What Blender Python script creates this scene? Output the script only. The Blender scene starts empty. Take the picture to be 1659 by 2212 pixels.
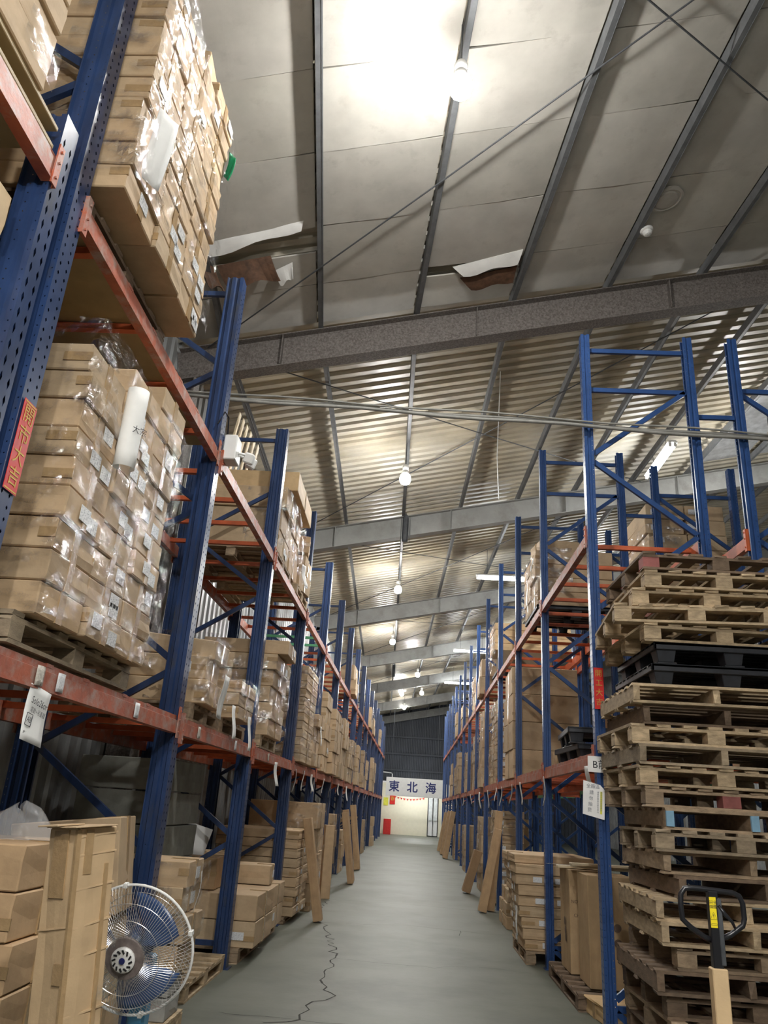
import bpy, bmesh, math, random
from mathutils import Vector, Matrix, noise

rnd = random.Random(11)
sc = bpy.context.scene
COL = sc.collection

# ------------------------------------------------------------------ camera, world, exposure
def make_camera():
    yaw, pitch, roll = -.0572, .3656, .0641
    cy, sy, cp, sp = math.cos(yaw), math.sin(yaw), math.cos(pitch), math.sin(pitch)
    fwd = Vector((sy*cp, cy*cp, sp)); right = Vector((cy, -sy, 0)); up = right.cross(fwd)
    r2 = right*math.cos(roll) + up*math.sin(roll); u2 = up*math.cos(roll) - right*math.sin(roll)
    cam = bpy.data.cameras.new('camera'); o = bpy.data.objects.new('camera', cam); COL.objects.link(o)
    cam.sensor_fit = 'HORIZONTAL'; cam.sensor_width = 36; cam.lens = 36*1660.7/1659
    cam.clip_start = .05; cam.clip_end = 200
    m = Matrix((r2, u2, -fwd)).transposed().to_4x4(); m.translation = (0, 0, 1.5)
    o.matrix_world = m
    sc.camera = o
make_camera()
w = bpy.data.worlds.new('night'); sc.world = w; w.use_nodes = True
w.node_tree.nodes['Background'].inputs[0].default_value = (.5, .55, .65, 1)
w.node_tree.nodes['Background'].inputs[1].default_value = .05
sc.view_settings.view_transform = 'Standard'; sc.view_settings.look = 'None'
sc.view_settings.gamma = 1; sc.view_settings.use_curve_mapping = False
sc.view_settings.exposure = 0.98
BULB = 500.0      # emission of the aisle bulbs
TUBE = 60.0       # emission of the fluorescent tubes

# ------------------------------------------------------------------ helpers
class MB:
    def __init__(s): s.v = []; s.f = []
    def add(s, vs, fs):
        n = len(s.v); s.v += [tuple(p) for p in vs]; s.f += [tuple(i+n for i in f) for f in fs]; return s
    def box(s, x0, x1, y0, y1, z0, z1):
        return s.add([(x0,y0,z0),(x1,y0,z0),(x1,y1,z0),(x0,y1,z0),(x0,y0,z1),(x1,y0,z1),(x1,y1,z1),(x0,y1,z1)],
                     [(0,3,2,1),(4,5,6,7),(0,1,5,4),(1,2,6,5),(2,3,7,6),(3,0,4,7)])
    def bar(s, p, q, wd, ht, up=(0,0,1)):
        p, q = Vector(p), Vector(q); d = (q-p).normalized(); u = Vector(up)
        a = d.cross(u)
        if a.length < 1e-4: a = d.cross(Vector((0,1,0)))
        a.normalize(); b = a.cross(d).normalized()
        vs = [c + a*i*wd/2 + b*j*ht/2 for c in (p, q) for i, j in ((-1,-1),(1,-1),(1,1),(-1,1))]
        return s.add(vs, [(0,1,2,3),(7,6,5,4),(0,4,5,1),(1,5,6,2),(2,6,7,3),(3,7,4,0)])
    def tube(s, pts, r, n=8, cap=True):
        pts = [Vector(p) for p in pts]; k = len(pts); rr = r if isinstance(r, (list, tuple)) else [r]*k
        ref = Vector((0,0,1)); vs = []
        for i, p in enumerate(pts):
            d = (pts[min(i+1,k-1)] - pts[max(i-1,0)]).normalized()
            if abs(d.dot(ref)) > .95: ref = Vector((1,.2,0)).normalized()
            a = d.cross(ref).normalized(); b = a.cross(d).normalized(); ref = b
            vs += [p + (a*math.cos(2*math.pi*j/n) + b*math.sin(2*math.pi*j/n))*rr[i] for j in range(n)]
        fs = [(i*n+j, i*n+(j+1)%n, (i+1)*n+(j+1)%n, (i+1)*n+j) for i in range(k-1) for j in range(n)]
        if cap: fs += [tuple(range(n))[::-1], tuple((k-1)*n+j for j in range(n))]
        return s.add(vs, fs)
    def lathe(s, prof, n=16, M=None):      # prof: (radius, z)
        M = M or Matrix()
        vs = [M @ Vector((r*math.cos(2*math.pi*j/n), r*math.sin(2*math.pi*j/n), z)) for r, z in prof for j in range(n)]
        k = len(prof)
        return s.add(vs, [(i*n+j, i*n+(j+1)%n, (i+1)*n+(j+1)%n, (i+1)*n+j) for i in range(k-1) for j in range(n)]
                     + [tuple(range(n))[::-1], tuple((k-1)*n+j for j in range(n))])
    def prism(s, poly, a, b, axis='y'):    # poly of 2D points swept between a and b along an axis
        n = len(poly)
        P = {'y': lambda p, t: (p[0], t, p[1]), 'x': lambda p, t: (t, p[0], p[1]), 'z': lambda p, t: (p[0], p[1], t)}[axis]
        return s.add([P(p, a) for p in poly] + [P(p, b) for p in poly],
                     [tuple(range(n))[::-1], tuple(range(n, 2*n))] + [(i, (i+1)%n, n+(i+1)%n, n+i) for i in range(n)])
    def grid(s, fn, nu, nv):
        vs = [fn(i/nu, j/nv) for j in range(nv+1) for i in range(nu+1)]
        return s.add(vs, [(j*(nu+1)+i, j*(nu+1)+i+1, (j+1)*(nu+1)+i+1, (j+1)*(nu+1)+i) for j in range(nv) for i in range(nu)])
    def mesh(s, name, m=None, smooth=False, bevel=0, fix=True):
        me = bpy.data.meshes.new(name); me.from_pydata(s.v, [], s.f)
        if fix or bevel:
            bm = bmesh.new(); bm.from_mesh(me)
            if bevel: bmesh.ops.bevel(bm, geom=bm.edges[:], offset=bevel, segments=1, affect='EDGES', clamp_overlap=True)
            bmesh.ops.recalc_face_normals(bm, faces=bm.faces[:]); bm.to_mesh(me); bm.free()
        if m: me.materials.append(m)
        if smooth:
            for p in me.polygons: p.use_smooth = True
        return me

def link(name, me, parent=None, loc=(0,0,0), rot=(0,0,0), scale=(1,1,1), color=None, kind=None, label=None):
    o = bpy.data.objects.new(name, me); COL.objects.link(o)
    o.location = loc; o.rotation_euler = rot; o.scale = scale
    if parent is not None: o.parent = parent
    if color: o.color = (*color, 1)
    if kind: o['kind'] = kind
    if label: o['label'] = label
    return o
def tag(o, label, cat, group=None):
    o['label'] = label; o['category'] = cat
    if len(label.split()) > 16: print('LONG', len(label.split()), label)
    if group: o['group'] = group
    return o
def thing(name, label, cat, loc=(0,0,0), rot=(0,0,0), group=None):
    o = link(name, None, None, loc, rot); o.empty_display_size = .1
    return tag(o, label, cat, group)
ORD = ['zeroth','first','second','third','fourth','fifth','sixth','seventh','eighth','ninth','tenth','eleventh','twelfth','thirteenth','fourteenth','fifteenth','sixteenth','seventeenth','eighteenth','nineteenth','twentieth']
ORD += ['twenty-'+ORD[i] for i in range(1,10)]
CACHE = {}
def cached(key, fn):
    if key not in CACHE: CACHE[key] = fn()
    return CACHE[key]

# ------------------------------------------------------------------ materials
def mat(name, base, rough=.6, metal=0., nscale=6., namt=.15, tint=False, bump=0., bscale=60., second=None, sscale=3., slo=.5, shi=.65, spec=None, stretch=(1,1,1), randval=0., emit=None):
    m = bpy.data.materials.new(name); m.use_nodes = True
    nt = m.node_tree; N = nt.nodes; L = nt.links; b = N['Principled BSDF']
    b.inputs['Roughness'].default_value = rough; b.inputs['Metallic'].default_value = metal
    if spec is not None: b.inputs['Specular IOR Level'].default_value = spec
    geo = N.new('ShaderNodeNewGeometry'); mp = N.new('ShaderNodeMapping'); mp.inputs['Scale'].default_value = stretch
    L.new(geo.outputs['Position'], mp.inputs['Vector'])
    def nz(scale, detail=4, rg=.6):
        n = N.new('ShaderNodeTexNoise'); n.inputs['Scale'].default_value = scale; n.inputs['Detail'].default_value = detail
        n.inputs['Roughness'].default_value = rg; L.new(mp.outputs[0], n.inputs['Vector']); return n
    def mix(fac, a, bb, mode='MIX'):
        x = N.new('ShaderNodeMix'); x.data_type = 'RGBA'; x.blend_type = mode
        for sck, val in ((x.inputs[0], fac), (x.inputs[6], a), (x.inputs[7], bb)):
            if hasattr(val, 'links'): L.new(val, sck)
            else: sck.default_value = val if isinstance(val, float) else (*val, 1)
        return x.outputs[2]
    n1 = nz(nscale)
    mr = N.new('ShaderNodeMapRange'); mr.inputs[1].default_value = .3; mr.inputs[2].default_value = .7
    mr.inputs[3].default_value = 1-namt; mr.inputs[4].default_value = 1+namt; L.new(n1.outputs[0], mr.inputs[0])
    c = mix(1., base, mr.outputs[0], 'MULTIPLY')
    if second:
        n2 = nz(sscale, 6, .65); m2 = N.new('ShaderNodeMapRange'); m2.inputs[1].default_value = slo; m2.inputs[2].default_value = shi
        L.new(n2.outputs[0], m2.inputs[0]); c = mix(m2.outputs[0], c, second)
    if tint:
        oi = N.new('ShaderNodeObjectInfo'); c = mix(1., c, oi.outputs['Color'], 'MULTIPLY')
    L.new(c, b.inputs['Base Color'])
    if bump:
        n3 = nz(bscale, 3); bp = N.new('ShaderNodeBump'); bp.inputs['Strength'].default_value = bump; bp.inputs['Distance'].default_value = .01
        L.new(n3.outputs[0], bp.inputs['Height']); L.new(bp.outputs[0], b.inputs['Normal'])
    if emit:
        b.inputs['Emission Color'].default_value = (*emit[0], 1); b.inputs['Emission Strength'].default_value = emit[1]
    return m
M = {}
M['card'] = mat('cardboard', (.53,.385,.235), .7, nscale=9, namt=.10, tint=True, bump=.12, bscale=35)
M['tape'] = mat('packing_tape', (.40,.27,.14), .22, nscale=30, namt=.1, bump=.25, bscale=50)
M['cleartape'] = mat('clear_tape', (.55,.52,.46), .12, nscale=30, namt=.25, bump=.5, bscale=60)
M['wood'] = mat('pallet_wood', (.38,.295,.205), .75, nscale=14, namt=.30, tint=True, bump=.25, bscale=80, stretch=(1,1,2.5))
M['plywood'] = mat('pale_board', (.62,.52,.36), .6, nscale=5, namt=.12, tint=True)
M['plastic'] = mat('black_plastic', (.018,.020,.026), .5, nscale=20, namt=.3)
M['blueL'] = mat('blue_paint_worn', (.022,.046,.125), .34, nscale=9, namt=.30, second=(.045,.05,.062), sscale=7, slo=.56, shi=.72, stretch=(1,1,.35))
M['blueR'] = mat('blue_paint', (.026,.068,.200), .30, nscale=5, namt=.15)
M['orange'] = mat('orange_paint', (.52,.11,.04), .42, nscale=8, namt=.2)
M['orangeworn'] = mat('orange_paint_worn', (.42,.105,.052), .5, nscale=10, namt=.25, second=(.40,.27,.225), sscale=9, slo=.46, shi=.66, bump=.15, bscale=60)
M['green'] = mat('green_paint', (.10,.36,.19), .45, namt=.1)
M['steel'] = mat('dark_steel', (.060,.064,.070), .5, nscale=12, namt=.3)
M['rafter'] = mat('grey_beam_paint', (.30,.30,.285), .6, nscale=3, namt=.12, second=(.24,.235,.22), sscale=2)
M['rafter1'] = mat('flaking_beam_paint', (.20,.18,.165), .75, nscale=40, namt=.30, second=(.12,.10,.09), sscale=45, slo=.46, shi=.62, bump=.3, bscale=70)
M['purlin'] = mat('purlin_paint', (.13,.135,.14), .55, nscale=9, namt=.2)
M['sheet'] = mat('roof_sheet', (.47,.42,.32), .42, nscale=1.3, namt=.22, second=(.50,.48,.43), sscale=.6, slo=.45, shi=.75, bump=.05, bscale=30)
M['foil'] = mat('silver_foil', (.75,.76,.78), .28, metal=.6, nscale=7, namt=.2, bump=.5, bscale=12)
M['panel'] = mat('insulation_panel', (.52,.495,.45), .62, nscale=2.2, namt=.12, tint=True, second=(.40,.375,.335), sscale=5.5, slo=.56, shi=.85, bump=.06, bscale=40)
M['brownback'] = mat('brown_panel_back', (.11,.055,.03), .7, nscale=14, namt=.4)
M['whiteedge'] = mat('torn_panel_white', (.82,.81,.78), .6, namt=.06)
M['darkgap'] = mat('dark_void', (.02,.018,.016), .9)
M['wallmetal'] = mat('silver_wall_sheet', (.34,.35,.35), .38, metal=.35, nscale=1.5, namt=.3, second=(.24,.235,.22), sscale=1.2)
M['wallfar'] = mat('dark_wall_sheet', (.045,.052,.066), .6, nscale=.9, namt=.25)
M['floor'] = mat('concrete_floor', (.125,.132,.104), .53, nscale=1.1, namt=.16, second=(.16,.165,.135), sscale=.55, slo=.42, shi=.7, bump=.22, bscale=7)
M['crack'] = mat('crack', (.05,.05,.045), .9)
M['cream'] = mat('cream_wall', (.80,.75,.58), .6, namt=.04)
M['white'] = mat('white_plastic', (.78,.78,.76), .4, namt=.04)
M['paper'] = mat('white_paper', (.80,.80,.78), .7, namt=.05, tint=True)
M['ink'] = mat('black_ink', (.02,.02,.025), .7)
M['greyink'] = mat('grey_ink', (.22,.23,.26), .7)
M['brownink'] = mat('faded_ink', (.15,.10,.07), .7)
M['navy'] = mat('navy_lettering', (.012,.02,.14), .5)
M['red'] = mat('red_paper', (.62,.02,.015), .35, namt=.1, nscale=12)
M['gold'] = mat('gold_ink', (.55,.36,.06), .4, metal=.3)
M['yellow'] = mat('yellow_sticker', (.80,.64,.02), .4)
M['hilite'] = mat('yellow_marker', (.74,.72,.08), .6)
M['grey'] = mat('grey_card', (.30,.295,.27), .75, nscale=7, namt=.2, tint=True)
M['chrome'] = mat('wire_chrome', (.70,.68,.66), .28, metal=.75)
M['lblue'] = mat('light_blue_plastic', (.10,.36,.62), .35)
M['fanblade'] = mat('fan_blade_blue', (.045,.085,.20), .25)
M['black'] = mat('black_paint', (.012,.012,.015), .32)
M['rust'] = mat('dusty_hub', (.16,.13,.12), .7, nscale=30, namt=.3)
M['glass'] = mat('window_glass', (.72,.75,.74), .15)
M['grime'] = mat('greentape', (.0,.33,.15), .5)
M['skyblue'] = mat('pale_blue_block', (.22,.40,.55), .7, namt=.2)
M['redwood'] = mat('red_stained_block', (.30,.10,.09), .75, namt=.3)

def emitter(name, col, strength):
    m = bpy.data.materials.new(name); m.use_nodes = True; nt = m.node_tree; nt.nodes.clear()
    e = nt.nodes.new('ShaderNodeEmission'); e.inputs[0].default_value = (*col, 1); e.inputs[1].default_value = strength
    o = nt.nodes.new('ShaderNodeOutputMaterial'); nt.links.new(e.outputs[0], o.inputs[0]); return m
M['bulb'] = emitter('lit_bulb', (1.0,.985,.95), BULB)
def downlight(m, s):      # LED chips face down: the dome gives off less light upwards
    nt = m.node_tree; e = nt.nodes['Emission']; g = nt.nodes.new('ShaderNodeNewGeometry'); sp = nt.nodes.new('ShaderNodeSeparateXYZ'); r_ = nt.nodes.new('ShaderNodeMapRange')
    nt.links.new(g.outputs['Normal'], sp.inputs[0]); nt.links.new(sp.outputs[2], r_.inputs[0])
    r_.inputs[1].default_value = -.9; r_.inputs[2].default_value = .45; r_.inputs[3].default_value = s*1.45; r_.inputs[4].default_value = s*.24
    nt.links.new(r_.outputs[0], e.inputs[1])
downlight(M['bulb'], BULB)
M['tube'] = emitter('lit_tube', (.96,.99,1.0), TUBE)

def film_mat():
    m = bpy.data.materials.new('stretch_film'); m.use_nodes = True; nt = m.node_tree; N = nt.nodes; L = nt.links; N.clear()
    out = N.new('ShaderNodeOutputMaterial'); mx = N.new('ShaderNodeMixShader'); tr = N.new('ShaderNodeBsdfTransparent'); gl = N.new('ShaderNodeBsdfGlossy')
    tr.inputs[0].default_value = (.97,.97,.97,1); gl.inputs['Roughness'].default_value = .09; gl.inputs[0].default_value = (1,1,1,1)
    geo = N.new('ShaderNodeNewGeometry'); mp = N.new('ShaderNodeMapping'); mp.inputs['Scale'].default_value = (1,1,2.2); L.new(geo.outputs['Position'], mp.inputs[0])
    n = N.new('ShaderNodeTexNoise'); n.inputs['Scale'].default_value = 5.5; n.inputs['Detail'].default_value = 5; L.new(mp.outputs[0], n.inputs['Vector'])
    r = N.new('ShaderNodeMapRange'); r.inputs[1].default_value = .48; r.inputs[2].default_value = .72; r.inputs[3].default_value = .03; r.inputs[4].default_value = .60
    L.new(n.outputs[0], r.inputs[0]); L.new(r.outputs[0], mx.inputs[0])
    n2 = N.new('ShaderNodeTexNoise'); n2.inputs['Scale'].default_value = 20; n2.inputs['Detail'].default_value = 4; n2.inputs['Distortion'].default_value = 1.2; L.new(mp.outputs[0], n2.inputs['Vector'])
    b = N.new('ShaderNodeBump'); b.inputs['Strength'].default_value = .35; b.inputs['Distance'].default_value = .02; L.new(n2.outputs[0], b.inputs['Height']); L.new(b.outputs[0], gl.inputs['Normal'])
    L.new(tr.outputs[0], mx.inputs[1]); L.new(gl.outputs[0], mx.inputs[2]); L.new(mx.outputs[0], out.inputs[0]); return m
M['film'] = film_mat()

def bag_mat():
    m = bpy.data.materials.new('clear_bag'); m.use_nodes = True; nt = m.node_tree; N = nt.nodes; L = nt.links; b = N['Principled BSDF']
    b.inputs['Base Color'].default_value = (.8,.82,.85,1); b.inputs['Roughness'].default_value = .25; b.inputs['Alpha'].default_value = .2
    return m
M['bag'] = bag_mat()
def label_mat():       # printed shipping label: bars and lines of print
    m = mat('shipping_label', (.78,.79,.80), .45, namt=.03); nt = m.node_tree; N = nt.nodes; L = nt.links; b = N['Principled BSDF']
    tc = N.new('ShaderNodeTexCoord'); w1 = N.new('ShaderNodeTexNoise'); w1.inputs['Scale'].default_value = 9; w1.inputs['Detail'].default_value = 2
    mp = N.new('ShaderNodeMapping'); mp.inputs['Scale'].default_value = (3.0,.9,1); L.new(tc.outputs['Generated'], mp.inputs[0]); L.new(mp.outputs[0], w1.inputs['Vector'])
    r = N.new('ShaderNodeMapRange'); r.inputs[1].default_value = .50; r.inputs[2].default_value = .62; r.inputs[3].default_value = 0; r.inputs[4].default_value = .65; L.new(w1.outputs[0], r.inputs[0])
    x = N.new('ShaderNodeMix'); x.data_type = 'RGBA'; L.new(r.outputs[0], x.inputs[0]); src = b.inputs['Base Color'].links[0].from_socket
    L.new(src, x.inputs[6]); x.inputs[7].default_value = (.25,.27,.30,1); L.new(x.outputs[2], b.inputs['Base Color']); return m
M['label'] = label_mat()

# ------------------------------------------------------------------ lettering
def lettering(body, size, m, parent, loc, rot, align='CENTER', thick=0, sx=1., shear=0., name='lettering'):
    cu = bpy.data.curves.new('lettering', 'FONT'); cu.body = body; cu.size = size; cu.align_x = align; cu.align_y = 'CENTER'; cu.shear = shear; cu.space_line = .95
    cu.offset = thick
    t = bpy.data.objects.new('lettering', cu); COL.objects.link(t)
    dg = bpy.context.evaluated_depsgraph_get(); me = bpy.data.meshes.new_from_object(t.evaluated_get(dg))
    bpy.data.objects.remove(t); bpy.data.curves.remove(cu)
    me.materials.clear(); me.materials.append(m)
    return link(name, me, parent, loc, rot, (sx,1,1))
FX = (math.pi/2, 0, math.pi/2)     # reads from +x
FY = (math.pi/2, 0, 0)             # reads from -y

# ================================================================== the building
SL = .207                                    # roof slope across the aisle
def purx(k, y):
    return -.25 + 1.22*k - .105*(y-8.4) if y < 8.4 else -.27 + 1.22*k - .034*(y-9.28)
def roofz(x): return 7.43 + SL*x            # underside of the purlins
RAF = [1.0, 8.35, 15.5, 22.9, 30.2, 37.4, 44.7, 51.6]
WALL_L, WALL_R, Y0, Y1 = -3.25, 12.0, -6.0, 52.0

b = MB().box(WALL_L, WALL_R, Y0, Y1, -.1, 0)
floor = link('floor', b.mesh('floor', M['floor'])); floor['kind'] = 'structure'
def crack(pts, wd, name='crack'):
    mb = MB(); P = []
    for (xa, ya), (xb, yb) in zip(pts, pts[1:]):
        n = max(2, int(math.hypot(xb-xa, yb-ya)/.12))
        P += [(xa+(xb-xa)*i/n + rnd.uniform(-.05,.05)*min(1,wd/.015), ya+(yb-ya)*i/n + rnd.uniform(-.03,.03)) for i in range(n)]
    P.append(pts[-1])
    for i, (p, q) in enumerate(zip(P, P[1:])):
        w1 = wd*rnd.uniform(.4,1.1); dx, dy = q[0]-p[0], q[1]-p[1]; l = math.hypot(dx, dy) or 1; nx, ny = -dy/l*w1/2, dx/l*w1/2
        mb.add([(p[0]-nx,p[1]-ny,.0015),(p[0]+nx,p[1]+ny,.0015),(q[0]+nx,q[1]+ny,.0015),(q[0]-nx,q[1]-ny,.0015)], [(0,3,2,1)])
    link(name, mb.mesh('crack', M['crack'], fix=False), floor)
crack([(-1.0,6.45),(-.76,6.60),(-.73,7.05),(-.62,7.42),(-.70,7.9),(-.77,8.38),(-.74,8.9),(-.79,9.5),(-.9,10.3),(-1.05,11.25),(-1.26,11.9),(-1.36,12.9),(-1.3,14.2)], .020)
crack([(-1.4,6.62),(-.76,6.60),(.2,6.5)], .008)
crack([(-.75,9.1),(.3,9.0),(.75,9.25),(1.3,9.1)], .007)
crack([(-1.2,11.6),(.1,11.9),(1.2,11.6)], .010)
crack([(.72,11.75),(.68,11.3)], .010)
crack([(-1.4,14.3),(0,14.4),(1.2,14.2)], .010)

def corr_profile(n, pitch, depth):
    P = []
    for i in range(n): P += [(i*pitch,0),(i*pitch+pitch*.42,0),(i*pitch+pitch*.52,depth),(i*pitch+pitch*.9,depth)]
    P.append((n*pitch, 0)); return P
# walls of ribbed sheet
def wall_sheet(name, fn, length, z0, z1, m, pitch=.25, depth=.03, sheets=1.0):
    root = None; step = pitch*4; n = int(length/step)+1
    for i in range(n):
        prof = corr_profile(4, pitch, depth); mb = MB()
        for (u0, d0), (u1, d1) in zip(prof, prof[1:]):
            mb.add([fn(i*step+u0, d0, z0), fn(i*step+u1, d1, z0), fn(i*step+u1, d1, z1), fn(i*step+u0, d0, z1)], [(0,1,2,3)])
        if root is None:
            root = link(name, mb.mesh(name, m, fix=False)); root['kind'] = 'structure'
        else: link('wall_panel', mb.mesh('wall_panel', m, fix=False), root)
    return root
wall_sheet('wall_left', lambda u, d, z: (WALL_L+d, Y0+u, z), Y1-Y0, 0, 6.95, M['wallmetal'])
wall_sheet('wall_right', lambda u, d, z: (WALL_R-d, Y0+u, z), Y1-Y0, 0, 10.2, M['wallmetal'])
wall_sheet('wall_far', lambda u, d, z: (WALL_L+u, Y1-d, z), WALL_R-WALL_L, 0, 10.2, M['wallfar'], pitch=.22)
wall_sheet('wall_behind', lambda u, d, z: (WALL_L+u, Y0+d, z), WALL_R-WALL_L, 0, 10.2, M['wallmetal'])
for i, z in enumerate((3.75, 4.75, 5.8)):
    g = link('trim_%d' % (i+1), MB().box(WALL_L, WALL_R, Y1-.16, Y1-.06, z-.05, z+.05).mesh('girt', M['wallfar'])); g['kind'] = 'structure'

# roof: ribbed sheets, each a part
ceiling = None
pitch, depth = .225, .042
ny = int((Y1-Y0)/(pitch*4))+1
for i in range(ny):
    prof = corr_profile(4, pitch, depth); mb = MB(); ya = Y0 + i*pitch*4
    for (u0, d0), (u1, d1) in zip(prof, prof[1:]):
        for xa, xb in ((WALL_L-.1, 3.2), (3.2, WALL_R+.1)):
            mb.add([(xa, ya+u0, roofz(xa)+.20+d0), (xb, ya+u0, roofz(xb)+.20+d0), (xb, ya+u1, roofz(xb)+.20+d1), (xa, ya+u1, roofz(xa)+.20+d1)], [(0,1,2,3)])
    me = mb.mesh('roof_sheet', M['sheet'], fix=False)
    if ceiling is None:
        ceiling = link('ceiling', me); ceiling['kind'] = 'structure'
    else: link('roof_sheet', me, ceiling)
# reflective foil under the sheets further right, between two purlins
for k, (ya, yb) in ((5, (9.4, 15.2)), (6, (9.4, 15.2))):
    mb = MB().grid(lambda u, v: (purx(k, ya+(yb-ya)*v)+.1+u*1.05, ya+(yb-ya)*v, roofz(purx(k, ya+(yb-ya)*v)+.1+u*1.05)+.155+.01*math.sin(9*v*6+u*3)), 6, 40)
    link('foil_sheet', mb.mesh('foil_sheet', M['foil'], fix=False), ceiling)

# insulation panels under the near roof bay: one panel per gap and row
SEAM = [1.1, 1.95, 2.9, 3.8, 4.72, 5.60, 6.58, 7.52, 8.28]
def panel(k, j):
    ya, yb = SEAM[j]+.004, SEAM[j+1]-.004; s0 = rnd.uniform(.0,.012); s1 = rnd.uniform(.0,.03); yend = yb
    skew = rnd.uniform(-.03,.03)
    if (k, j) == (-2, 6): ya = 6.98
    if (k, j) == (0, 7): ya = 7.70
    def fn(u, v):
        y = ya + (yb-ya)*v + skew*(u-.5)
        x = purx(k, y) + .03 + (1.22-.06)*u
        return (x, y, roofz(x)+.115 - .014*math.sin(math.pi*u)*(.4+s1*20*v*.5) - s0*v*.6 - .006*abs(math.sin(5*u+j)))
    mb = MB().grid(fn, 5, 4); n0 = len(mb.v)
    mb.add([(p[0],p[1],p[2]+.02) for p in mb.v], [tuple(reversed(f)) for f in mb.f])
    q = 6; ring = [i for i in range(q)] + [i*q+q-1 for i in range(1,5)] + [4*q+i for i in range(q-2,-1,-1)] + [i*q for i in range(3,0,-1)]
    for a, c in zip(ring, ring[1:]+ring[:1]): mb.f.append((a, c, c+n0, a+n0))
    t = rnd.uniform(.90,1.06)
    link('insulation_panel', mb.mesh('insulation_panel', M['panel']), ceiling, color=(t,t,t*rnd.uniform(.97,1.0)))
for k in range(-3, 9):
    for j in range(len(SEAM)-1): panel(k, j)
# torn places: curled flaps and the dark hollow behind
def flap(name, pts, m, curl, th=.012, parent=ceiling):
    # pts: 2 attached corners then 2 free corners
    a, b_, c, d = [Vector(p) for p in pts]
    def fn(u, v):
        p = (a.lerp(b_, u)).lerp(d.lerp(c, u), v); p.z -= curl*math.sin(v*1.6)*(1+.35*math.sin(u*7)); p.y += .02*math.sin(u*9)*v; return p
    mb = MB().grid(fn, 8, 5)
    o = link(name, mb.mesh(name, m, fix=False), parent); s = o.modifiers.new('thickness', 'SOLIDIFY'); s.thickness = th
    return o
R = lambda x, y, d=0: (x, y, roofz(x)+.11-d)
flap('torn_flap', [R(-2.55,6.60), R(-1.42,6.46), R(-1.45,6.54,.03), R(-2.45,6.72,.06)], M['whiteedge'], .02)
flap('torn_flap', [R(-2.45,6.99,-.02), R(-1.85,6.95,-.02), R(-1.74,7.10,.13), R(-2.34,7.16,.10)], M['brownback'], .07, .02)
flap('torn_flap', [R(-1.84,7.16,.02), R(-1.62,7.06,.02), R(-1.62,7.20,.10), R(-1.78,7.30,.09)], M['whiteedge'], .03)
flap('torn_flap', [R(-2.62,6.8), R(-2.50,6.98), R(-2.34,7.08,.22), R(-2.52,7.0,.18)], M['brownback'], .05, .02)
flap('torn_flap', [R(.20,7.56), R(1.02,7.42), R(.98,7.58,.05), R(.34,7.68,.05)], M['whiteedge'], .02)
flap('torn_flap', [R(.50,7.94), R(.98,7.86), R(.96,7.94,.02), R(.50,8.00,.02)], M['whiteedge'], .01)
flap('torn_flap', [R(.30,7.76,.02), R(.98,7.68,.02), R(.96,7.90,.06), R(.45,7.96,.05)], M['brownback'], .02)

# purlins and rafters
for bi, (ya, yb) in enumerate(zip(RAF, RAF[1:])):
    for k in range(-2, 10):
        xa, xb = purx(k, ya), purx(k, yb)
        if xb < WALL_L+.15 or xa > WALL_R-.4: continue
        mb = MB(); up = Vector((-SL,0,1))
        za, zb = roofz(xa), roofz(xb)
        mb.bar((xa-.0, ya, za+.055), (xb, yb, zb+.055), .006, .11, up)
        mb.bar((xa+.025, ya, za+.003), (xb+.025, yb, zb+.003), .055, .006, up)
        mb.bar((xa+.025, ya, za+.108), (xb+.025, yb, zb+.108), .055, .006, up)
        mb.bar((xa+.05, ya, za+.012), (xb+.05, yb, zb+.012), .004, .022, up)
        o = link('roof_purlin', mb.mesh('roof_purlin', M['purlin'])); o['kind'] = 'structure'
for i, y in enumerate(RAF):
    m = M['rafter1'] if i <= 1 else M['rafter']
    xa, xb = WALL_L+.05, WALL_R-.1; mb = MB(); up = (-SL,0,1)
    zt = lambda x, d: roofz(x)-d
    mb.bar((xa,y,zt(xa,.01)), (xb,y,zt(xb,.01)), .20, .014, up)
    mb.bar((xa,y,zt(xa,.235)), (xb,y,zt(xb,.235)), .012, .44, up)
    mb.bar((xa,y,zt(xa,.46)), (xb,y,zt(xb,.46)), .20, .014, up)
    for x in (-1.9, .55, 3.0, 5.4, 7.9): mb.box(x-.006, x+.006, y-.095, y+.095, zt(x,.44), zt(x,.02))
    o = link('roof_rafter', mb.mesh('roof_rafter', m)); o['kind'] = 'structure'
    # column under the rafter at the left wall
    mb = MB().box(WALL_L+.04, WALL_L+.06, y-.1, y+.1, 0, zt(WALL_L,.3)).box(WALL_L+.30, WALL_L+.32, y-.1, y+.1, 0, zt(WALL_L,.4)).box(WALL_L+.06, WALL_L+.30, y-.006, y+.006, 0, zt(WALL_L,.3))
    o = link('steel_column', mb.mesh('steel_column', m)); o['kind'] = 'structure'
def rod(p, q, r=.009):
    P = [Vector((p[0],p[1],roofz(p[0])-.02)), Vector((q[0],q[1],roofz(q[0])-.02))]
    mb = MB().tube([P[0], P[0].lerp(P[1],.5)-Vector((0,0,.02)), P[1]], r, 6)
    o = link('bracing_rod', mb.mesh('bracing_rod', M['steel'])); o['kind'] = 'structure'
rod((-2.85,8.3), (2.9,3.75)); rod((1.0,3.9), (6.4,8.2))
for i in range(1, 7):
    ya, yb = RAF[i]+.1, RAF[i+1]-.1
    rod((-2.7,ya), (4.6,yb)); rod((4.6,ya), (-2.7,yb))

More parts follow.
